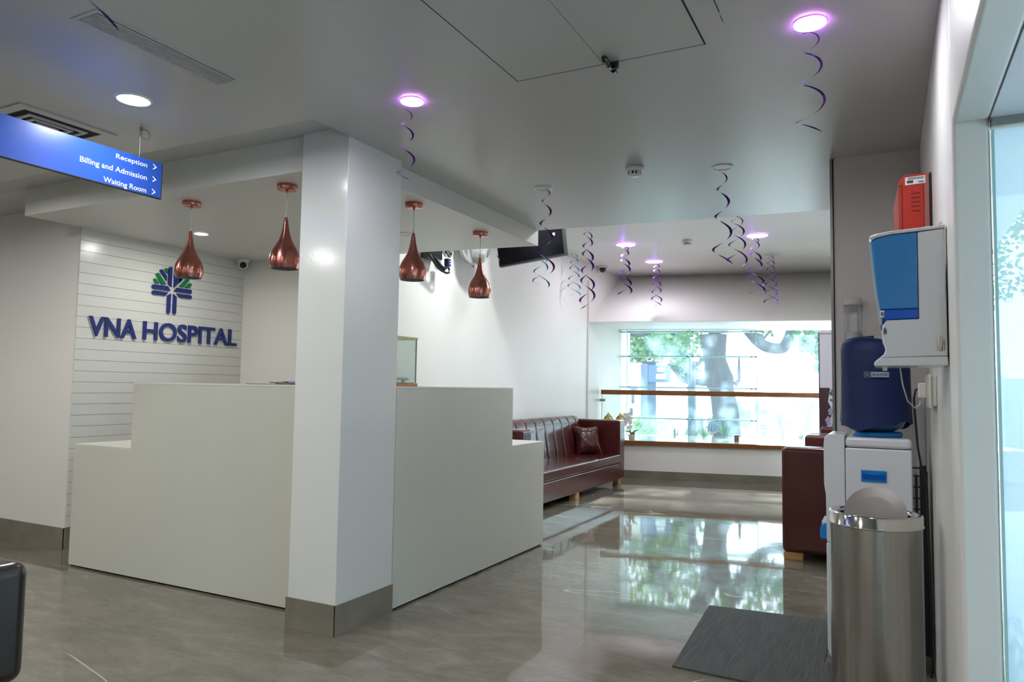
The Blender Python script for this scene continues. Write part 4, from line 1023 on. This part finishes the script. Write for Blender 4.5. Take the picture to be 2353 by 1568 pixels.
# door mat
b = MB(); P = [(-.911, 4.266), (-.845, 3.262), (.02, 3.10), (-.05, 4.35)]
P = [(-.911, 4.262), (-.858, 3.262), (-.262, 3.13), (-.262, 4.325)]
b.prism([(-.911, 4.262), (-.858, 3.262), (.12, 3.21), (.12, 3.63), (-.27, 3.64), (-.27, 4.20), (-.27, 4.315)], .0, .008)
tag(b.build('door_mat', 'mat'), 'dark grey ribbed rectangular mat on the marble floor in front of the cooler', 'door mat')

# ------------------------------------------------------------------ outdoors
GZ = -.8
b = MB(); b.box(-40, 12.9, GZ-.2, 40, 60, GZ); tag(b.build('street', 'road'), 'pale sunlit street beyond the window', 'street', kind='structure')
b = MB(); b.box(3.3, -20, -.3, 40, 12.9, -.1); tag(b.build('yard', 'conc'), 'pale paved yard outside the side entrance', 'ground', kind='structure')
b = MB(); b.box(9, -8, -.1, 9.3, 12, 3.4); tag(b.build('yard_wall', mat('yard_wall_paint', (.6, .72, .78), .8)), 'pale wall seen through the side glass door', 'wall', kind='structure')
b = MB(); b.add([ww(.36, GD+.14, -.8), ww(SR+2, GD+.14, -.8), ww(SR+2, GD+1.0, -.8), ww(.56, GD+1.0, -.8), ww(.36, GD+.14, .42), ww(SR+2, GD+.14, .42), ww(SR+2, GD+1.0, .42), ww(.56, GD+1.0, .42)],
    [(0, 3, 2, 1), (4, 5, 6, 7), (0, 1, 5, 4), (1, 2, 6, 5), (2, 3, 7, 6), (3, 0, 4, 7)])
tag(b.build('planter_bed', 'conc'), 'long pale planter bed directly outside the window', 'planter')
rr = random.Random(11)
def tuft(s, d, h, n, spread, m, label, wid=.03):
    c = Vector(ww(s, d, .42)); b = MB()
    for i in range(n):
        a = rr.uniform(0, 2*PI); l = h*1.25*rr.uniform(.7, 1.1); o_ = Vector((math.cos(a), math.sin(a)*.6, 0)); sp = spread*rr.uniform(.3, 1.)
        side = Vector((-math.sin(a), math.cos(a), 0)); vs = []
        for k in range(5):
            u = k/4; p_ = c+o_*(sp*u**1.3)+Vector((0, 0, l*(u-.25*u*u*sp/max(h, .01)))); ww_ = wid*(1-u)*(.6+u)+.001
            vs += [p_-side*ww_/2, p_+side*ww_/2]
        b.add(vs, [(2*k, 2*k+1, 2*k+3, 2*k+2) for k in range(4)], True)
    return tag(b.build('spiky_plant', m, recalc=False), label, 'plant', 'spiky plants in the planter bed')
tuft(.56, GD+.3, .22, 22, .15, 'leaf_young', 'bright yellow-green spiky plant at the left end of the planter')
tuft(.80, GD+.3, .20, 20, .15, 'leaf_young', 'yellow-green spiky plant, second from the left end of the planter')
tuft(1.16, GD+.3, .16, 16, .14, 'leaf', 'low spiky plant left of the grey post')
tuft(1.46, GD+.3, .16, 16, .14, 'leaf', 'low spiky plant right beside the grey post')
tuft(1.62, GD+.35, .20, 22, .20, 'leaf_young', 'spiky plant below the helmeted person')
tuft(1.93, GD+.3, .34, 16, .30, 'leaf', 'tallest broad-bladed plant in the planter, before the tree trunk', .04)
tuft(2.50, GD+.3, .20, 14, .2, 'leaf', 'spiky plant right of the tree trunk')
tuft(2.78, GD+.35, .26, 7, .24, 'leaf', 'sparse dark-bladed plant right of the tree', .014)
tuft(3.04, GD+.35, .16, 18, .10, 'leaf', 'small dense plant at the right end of the planter')
# shrub in a pot outside
t = thing('potted_shrub', (-3.95, 13.2, -.8), 'bushy green shrub in a grey tub outside, left of the grey columns', 'potted plant')
b = MB(); b.lathe([(1e-4, 0), (.16, 0), (.2, 1.05), (.17, 1.05), (1e-4, 1.0)], -3.95, 13.2, GZ, 20); b.build('tub', mat('grey_tub', (.3, .34, .4), .7), t)
def leafcloud(n, fc_, size, b=None, r=rr, lean=0.):
    b = b or MB()
    for i in range(n):
        c = fc_(r); d = Vector((r.uniform(-1, 1), r.uniform(-1, 1), r.uniform(-1, .4))).normalized(); e = d.cross(Vector((r.uniform(-1, 1), r.uniform(-1, 1), r.uniform(-1, 1)))).normalized()
        l = size*r.uniform(.6, 1.2); w = l*.32
        b.add([c, c+d*l*.5+e*w, c+d*l, c+d*l*.5-e*w], [(0, 1, 2, 3)])
    return b
def blob(cx, cy, cz, rx, ry, rz):
    def f(r):
        while True:
            p_ = Vector((r.uniform(-1, 1), r.uniform(-1, 1), r.uniform(-1, 1)))
            if p_.length < 1: return Vector((cx+p_.x*rx, cy+p_.y*ry, cz+p_.z*rz))
    return f
leafcloud(420, blob(-3.95, 13.2, .50, .30, .30, .24), .10).build('foliage', 'leaf_young', t, recalc=False)
# grey post
t = thing('street_post', (-3.34, 14.1, GZ), 'slim dark grey post in front of the parked cars', 'post')
b = MB(); b.box(-3.40, 14.05, GZ, -3.28, 14.2, 1.75); b.build('shaft', 'grey_post', t)
b = MB(); b.box(-3.44, 14.02, GZ, -3.24, 14.23, GZ+.06); b.build('foot', 'grey_post', t)
# hospital boundary wall with letters
t = thing('boundary_wall', (-4.75, 14.45, GZ), 'white boundary wall with big grey-blue serif letters and a dark plate', 'boundary wall')
wdir = Vector((.366, .187, 0)).normalized(); wnor = Vector((wdir.y, -wdir.x, 0))
wb = Vector((-6.2, 13.68, 0))
def bw(s, d, z): p_ = wb+wdir*s+wnor*d; return (p_.x, p_.y, z)
def wbx(s0, d0, z0, s1, d1, z1):
    b = MB(); vs = [bw(s, d, z) for z in (z0, z1) for d in (d0, d1) for s in (s0, s1)]
    return b.add(vs, [(0, 2, 3, 1), (4, 5, 7, 6), (0, 1, 5, 4), (2, 6, 7, 3), (0, 4, 6, 2), (1, 3, 7, 5)])
SE = (-4.487+6.2)/wdir.x
wbx(0, -.2, GZ, SE, 0, 1.727).build('wall_slab', 'conc', t)
wbx(-.02, -.23, 1.727, SE+.02, .03, 1.76).build('coping', mat('coping', (.5, .46, .4), .8), t)
fit_text('ST', SE-.40, SE-.07, .93, 1.28, lambda u, v, w: bw(u, .012+w, v), .03, .01).build('lettering', 'letter_grey', t)
wbx(SE-.56, 0, .70, SE-.17, .03, .83).build('plate', mat('plate', (.04, .07, .10), .4), t)
t = thing('gate_column', (-4.3, 14.75, GZ), 'blue-grey paired gate columns beside the white boundary wall', 'gate column')
wbx(SE+.005, -.35, GZ, SE+.15, -.05, 1.75).build('column', mat('blue_grey', (.12, .16, .24), .5), t)
wbx(SE+.155, -.35, GZ, SE+.33, -.1, 1.77).build('column', mat('blue_grey_2', (.08, .11, .17), .5), t)
wbx(SE+.005, -.37, 1.77, SE+.36, -.03, 1.80).build('cap', 'grey_post', t)
t = thing('blue_banner', (-4.15, 14.9, 1.4), 'blue notice banner with white lettering strips behind the gate columns', 'banner')
wbx(SE+.16, -.09, 1.37, SE+.62, -.06, 1.72).build('board', 'banner', t)
wbx(SE+.34, -.055, 1.585, SE+.50, -.05, 1.665).build('text_strip', 'paper', t)
wbx(SE+.32, -.055, 1.435, SE+.52, -.05, 1.54).build('text_strip', 'paper', t)
# fence of pale sheets across the street
t = thing('sheet_fence', (-3, 24, GZ), 'pale corrugated sheet fence across the street', 'fence')
b = MB()
for i in range(120):
    x = -16+i*.25; b.box(x, 26.0+(.03 if i % 2 else 0), GZ, x+.25, 26.06+(.03 if i % 2 else 0), 1.7)
b.build('sheets', 'fence', t)
for x in (-9, -6, -3, 0, 3): b = MB(); b.box(x, 25.9, GZ, x+.1, 25.99, 1.8); b.build('post', 'trimwhite', t)

# tree -----------------------------------------------------------------------
t = thing('street_tree', (-3.12, 16.5, GZ), 'big street tree whose forked trunk fills the middle of the window', 'tree')
def px(w, D=16.): return w/2/1676*D
def crook(path, rads, sub=4):
    P = [Vector(p) for p in path]; out = []; R = []
    for i in range(len(P)-1):
        p0, p1, p2, p3 = P[max(i-1, 0)], P[i], P[i+1], P[min(i+2, len(P)-1)]
        for k in range(sub):
            u = k/sub; out.append(.5*((2*p1)+(-p0+p2)*u+(2*p0-5*p1+4*p2-p3)*u*u+(-p0+3*p1-3*p2+p3)*u**3)); R.append(rads[i]*(1-u)+rads[i+1]*u)
    out.append(P[-1]); R.append(rads[-1]); return out, R
b = MB()
P, R_ = crook([(-3.05, 16.6, GZ), (-3.10, 16.53, -.3), (-3.124, 16.509, -.04), (-3.147, 16.45, .63), (-3.215, 16.378, 1.2), (-3.265, 16.33, 1.46), (-3.34, 16.27, 1.86), (-3.36, 16.225, 2.24), (-3.37, 16.22, 2.5), (-3.32, 16.21, 2.75)],
              [px(78), px(70), px(64), px(60), px(54), px(66), px(50), px(56), px(66), px(60)])
b.tube(P, R_, 16); b.build('trunk', 'bark', t)
b = MB()
def limb(path, rads): P, R_ = crook(path, rads); b.tube(P, R_, 10)
limb([(-3.40, 16.2, 2.6), (-3.50, 16.1, 3.1), (-3.9, 16.0, 3.9), (-4.4, 16, 5.2)], [.19, .19, .16, .08])
limb([(-3.20, 16.3, 2.6), (-3.10, 16.25, 3.1), (-2.9, 16.1, 4.2), (-2.6, 16.0, 5.6)], [.16, .15, .12, .06])
limb([(-3.30, 16.33, 1.46), (-3.50, 16.2, 1.40), (-3.713, 16.1, 1.40), (-3.967, 15.97, 1.44), (-4.092, 15.9, 1.61), (-4.26, 15.8, 1.78)], [.12, .09, .075, .065, .055, .03])
limb([(-2.95, 16.4, 1.35), (-2.86, 16.42, 1.45), (-2.86, 16.42, 1.75), (-2.85, 16.4, 1.98)], [.08, .04, .03, .02])
limb([(-3.0, 16.3, 3.3), (-2.842, 16.45, 2.85), (-2.593, 16.6, 2.43), (-2.43, 16.7, 2.25), (-2.257, 16.8, 2.17), (-2.03, 16.92, 2.17), (-1.90, 16.96, 2.36), (-1.825, 16.98, 2.65), (-1.80, 17.0, 3.2), (-1.5, 17.0, 4.5)], [.16, .14, .12, .12, .12, .125, .12, .11, .10, .05])
limb([(-2.43, 16.7, 2.3), (-2.2, 16.75, 2.6), (-2.0, 16.8, 2.75)], [.03, .025, .015])
limb([(-5.3, 15.6, 3.2), (-5.07, 15.45, 2.55), (-4.85, 15.5, 2.42), (-4.65, 15.6, 2.5), (-4.4, 15.7, 2.75), (-4.2, 15.9, 3.3)], [.06, .055, .05, .06, .06, .05])
b.build('branches', 'bark', t)
lf = random.Random(21); b = MB()
cl = []
for i in range(64):
    cl.append((lf.uniform(-8.5, 3.0), lf.uniform(15.2, 19.5), lf.uniform(3.4, 7.2), lf.uniform(.6, 1.1), 330))
for i in range(16): cl.append((lf.uniform(-5.8, -3.9), lf.uniform(15.3, 17.5), lf.uniform(1.95, 3.0), lf.uniform(.28, .5), 120))
for i in range(12): cl.append((lf.uniform(-3.0, -.8), lf.uniform(17, 18.5), lf.uniform(2.75, 3.3), lf.uniform(.3, .45), 110))
for (x, y, z, r_) in ((-1.6, 16.9, 2.75, .3), (-.75, 16.9, 2.7, .35), (-.7, 16.9, 2.3, .3), (-1.7, 16.9, 2.45, .25), (-1.3, 16.7, 2.85, .35), (-.85, 17.0, 1.85, .22), (-1.35, 16.6, 2.55, .32), (-1.15, 16.6, 2.25, .30), (-1.0, 16.7, 2.0, .25), (-1.45, 16.6, 2.2, .22), (-1.2, 16.6, 1.75, .16), (-.95, 16.8, 2.5, .4), (-1.45, 16.7, 2.8, .3), (-3.95, 15.9, 1.75, .2), (-3.8, 15.9, 1.62, .15)): cl.append((x, y, z, r_, 70))
for (x, y, z, r_, n) in cl: leafcloud(n, blob(x, y, z, r_*1.25, r_*1.1, r_*.8), .16, b, lf)
b.build('foliage', 'leaf', t, recalc=False)
t = thing('young_tree', (-5.6, 17.6, GZ), 'yellow-green tree filling the upper left of the window', 'tree')
b = MB(); b.tube([(-5.6, 17.6, GZ), (-5.5, 17.55, 1.2), (-5.3, 17.5, 2.4), (-5.0, 17.4, 3.4)], [.10, .09, .07, .04], 10); b.build('trunk', 'bark', t)
b = MB()
for (x, y, z, r_, n) in ((-5.5, 17.4, 2.5, .7, 420), (-4.9, 17.2, 2.7, .6, 360), (-4.5, 17.0, 2.35, .5, 260), (-5.2, 17.3, 2.05, .45, 220), (-5.4, 17.5, 3.5, .9, 500), (-4.4, 17.3, 3.3, .8, 420), (-6.4, 17.6, 2.9, .8, 420)):
    leafcloud(n, blob(x, y, z, r_, r_, r_*.75), .13, b, lf)
b.build('foliage', 'leaf_young', t, recalc=False)

# cars -----------------------------------------------------------------------
def car(x, y, ang, L, Wd, Hc, kind, label):
    t = thing('parked_car', (x, y, GZ), label, 'car')
    g0 = GZ+.28
    def place(bb): bb.rot(ang, x, y); return bb
    if kind == 'suv':
        bodyp = [(-L/2, g0), (-L/2, g0+.62), (-L/2+.9, g0+.72), (L/2-.05, g0+.72), (L/2, g0+.5), (L/2, g0)]
        cab = [(-L/2+.95, g0+.72), (-L/2+1.25, g0+Hc-.35), (-L/2+1.4, g0+Hc-.28), (L/2-.15, g0+Hc-.28), (L/2-.05, g0+.72)]
    else:
        bodyp = [(-L/2, g0), (-L/2-.02, g0+.35), (-L/2+.2, g0+.48), (-L/2+1.1, g0+.58), (L/2-.5, g0+.60), (L/2, g0+.48), (L/2, g0)]
        cab = [(-L/2+1.05, g0+.58), (-L/2+1.75, g0+Hc-.30), (L/2-1.5, g0+Hc-.28), (L/2-.6, g0+.60)]
    b = MB(); b.slab([(x+u, v) for u, v in bodyp], 'y', y-Wd/2, y+Wd/2); place(b).build('body', 'white_car', t, bevel=.06, seg=3)
    b = MB(); b.slab([(x+u, v) for u, v in cab], 'y', y-Wd/2+.12, y+Wd/2-.12); place(b).build('cabin', 'white_car', t, bevel=.06, seg=3)
    n = 3 if kind == 'suv' else 2
    u0, u1 = cab[1][0]+.02, cab[-2][0]-.05
    for i in range(n):
        a, c = u0+(u1-u0)*i/n+.06, u0+(u1-u0)*(i+1)/n-.04
        lo = cab[0][1]+.05; hi = cab[1][1]-.06
        sl = -.22 if i == 0 else 0; sr = .25 if (i == n-1 and kind != 'suv') else 0
        for yy in (y-Wd/2+.11, y+Wd/2-.13):
            b = MB(); b.slab([(x+a+sl, lo), (x+c+sr, lo), (x+c, hi), (x+a, hi)], 'y', yy, yy+.02); place(b).build('side_window', 'car_glass', t)
    for u in (-L/2+.75, L/2-.75):
        for yy in (y-Wd/2-.01, y+Wd/2-.19):
            b = MB(); vs = [(x+u+.32*math.cos(q), yy+k*.2, GZ+.32+.32*math.sin(q)) for k in (0, 1) for q in [2*PI*j/24 for j in range(24)]]
            b.add(vs, [tuple(range(24)), tuple(range(47, 23, -1))]+[(j, 24+j, 24+(j+1) % 24, (j+1) % 24) for j in range(24)]); place(b).build('wheel', 'rubber', t)
car(-3.6, 21.6, .25, 3.9, 1.7, 1.85, 'suv', 'white boxy off-road car parked behind the grey post')
car(-4.3, 19.0, .25, 4.0, 1.6, 1.42, 'sedan', 'low white car parked in front of the boxy car, left of the tree trunk')
car(.6, 19.4, .22, 4.2, 1.65, 1.75, 'sedan', 'white car parked right of the tree trunk, washed out by the sun')
b = MB(); b.ball((-2.22, 17.0, -.05), .26, 1, .7, .35); tag(b.build('pink_cover', 'pink'), 'small pink rounded cover low right of the tree trunk', 'cover')

# person with helmet on a scooter
t = thing('person', (-3.0, 14.6, GZ), 'person in a dark helmet and dark jacket seated on a scooter beyond the planter', 'person')
hx, hy, hz = -3.0, 14.6, .45
b = MB(); P = [(hx+.25, hy, -.02), (hx+.20, hy, .15), (hx+.10, hy, .30), (hx+.03, hy, .38)]
b.tube([(hx+.32, hy, -.28), (hx+.30, hy, -.05), (hx+.22, hy, .13), (hx+.10, hy, .26), (hx+.03, hy, .34), (hx+.0, hy, .42)], [.15, .165, .175, .16, .07, .06], 14)
b.tube([(hx+.30, hy-.05, -.30), (hx-.05, hy-.12, -.26), (hx-.08, hy-.12, -.62), (hx-.14, hy-.12, -.66)], [.10, .08, .055, .05], 10)
b.tube([(hx+.30, hy+.05, -.30), (hx-.05, hy+.12, -.26), (hx-.08, hy+.12, -.62), (hx-.14, hy+.12, -.66)], [.10, .08, .055, .05], 10)
b.tube([(hx+.12, hy-.19, .20), (hx+.02, hy-.24, .0), (hx-.25, hy-.22, -.04), (hx-.33, hy-.2, -.03)], [.06, .05, .04, .035], 10)
b.tube([(hx+.12, hy+.19, .20), (hx+.02, hy+.24, .0), (hx-.25, hy+.22, -.04), (hx-.33, hy+.2, -.03)], [.06, .05, .04, .035], 10)
b.tube([(hx+.12, hy-.20, .20), (hx+.12, hy+.20, .20)], .085, 10)
b.build('body', 'shirt', t)
b = MB(); b.ball((hx-.02, hy, hz+.0), .10, 1, .85, 1.15); b.ball((hx-.115, hy, hz-.01), .018); b.ball((hx-.33, hy-.2, -.03), .045); b.ball((hx-.33, hy+.2, -.03), .045); b.build('head', 'skin', t)
b = MB(); b.lathe([(1e-4, .165), (.08, .145), (.13, .09), (.148, .01), (.14, -.05)], hx-.0, hy, hz+.02, 24, 1.08, .9); b.ball((hx-.13, hy, hz+.045), .05, 1.2, 1.6, .3); b.build('helmet', 'helmet', t)
t = thing('scooter', (-3.1, 14.6, GZ), 'dark scooter under the helmeted person, mostly hidden by the planter', 'scooter')
b = MB(); b.slab([(hx-.45, -.6), (hx-.38, -.1), (hx-.30, -.1), (hx-.28, -.55), (hx+.02, -.58), (hx+.1, -.40), (hx+.65, -.38), (hx+.62, -.6), (hx+.2, -.68)], 'y', hy-.10, hy+.10); b.build('body', 'grey_post', t, bevel=.02)
for u in (-.5, .5):
    b = MB(); vs = [(hx+u+.22*math.cos(q), hy-.05+k*.1, GZ+.22+.22*math.sin(q)) for k in (0, 1) for q in [2*PI*j/20 for j in range(20)]]
    b.add(vs, [tuple(range(20)), tuple(range(39, 19, -1))]+[(j, 20+j, 20+(j+1) % 20, (j+1) % 20) for j in range(20)]); b.build('wheel', 'rubber', t)

# ------------------------------------------------------------------ light
w = bpy.data.worlds.new('World'); sc.world = w; w.use_nodes = True
nt = w.node_tree; bg = nt.nodes['Background']
bg.inputs[0].default_value = (.86, .95, 1.0, 1); bg.inputs[1].default_value = 2.6
sun = bpy.data.lights.new('sun', 'SUN'); sun.energy = 22; sun.angle = .02; sun.color = (1, .96, .9)
so = bpy.data.objects.new('sun', sun); COL.objects.link(so)
sd = Vector((.13, -1, -.53)).normalized()      # travels from the street towards the room
so.rotation_euler = sd.to_track_quat('-Z', 'Y').to_euler()

# ------------------------------------------------------------------ camera
cam = bpy.data.cameras.new('camera'); co = bpy.data.objects.new('camera', cam); COL.objects.link(co)
R = Matrix(((0.8898417600755565, 0.015367008718094906, 0.4560104133336145), (0.45601555329803795, -0.06327774037896859, -0.8877194053994856), (0.015213716703034692, 0.9978776390998999, -0.06331477085554336)))
co.matrix_world = Matrix.Translation((0, 0, 1.22)) @ R.to_4x4()
cam.sensor_width = 36; cam.lens = 1676.2023/2353*36; cam.clip_start = .05; cam.clip_end = 200
cam.dof.use_dof = True; cam.dof.focus_distance = 5.2; cam.dof.aperture_fstop = 8.
sc.camera = co
sc.view_settings.view_transform = 'Standard'; sc.view_settings.look = 'None'; sc.view_settings.gamma = 1
sc.view_settings.use_curve_mapping = False
sc.view_settings.exposure = 1.1
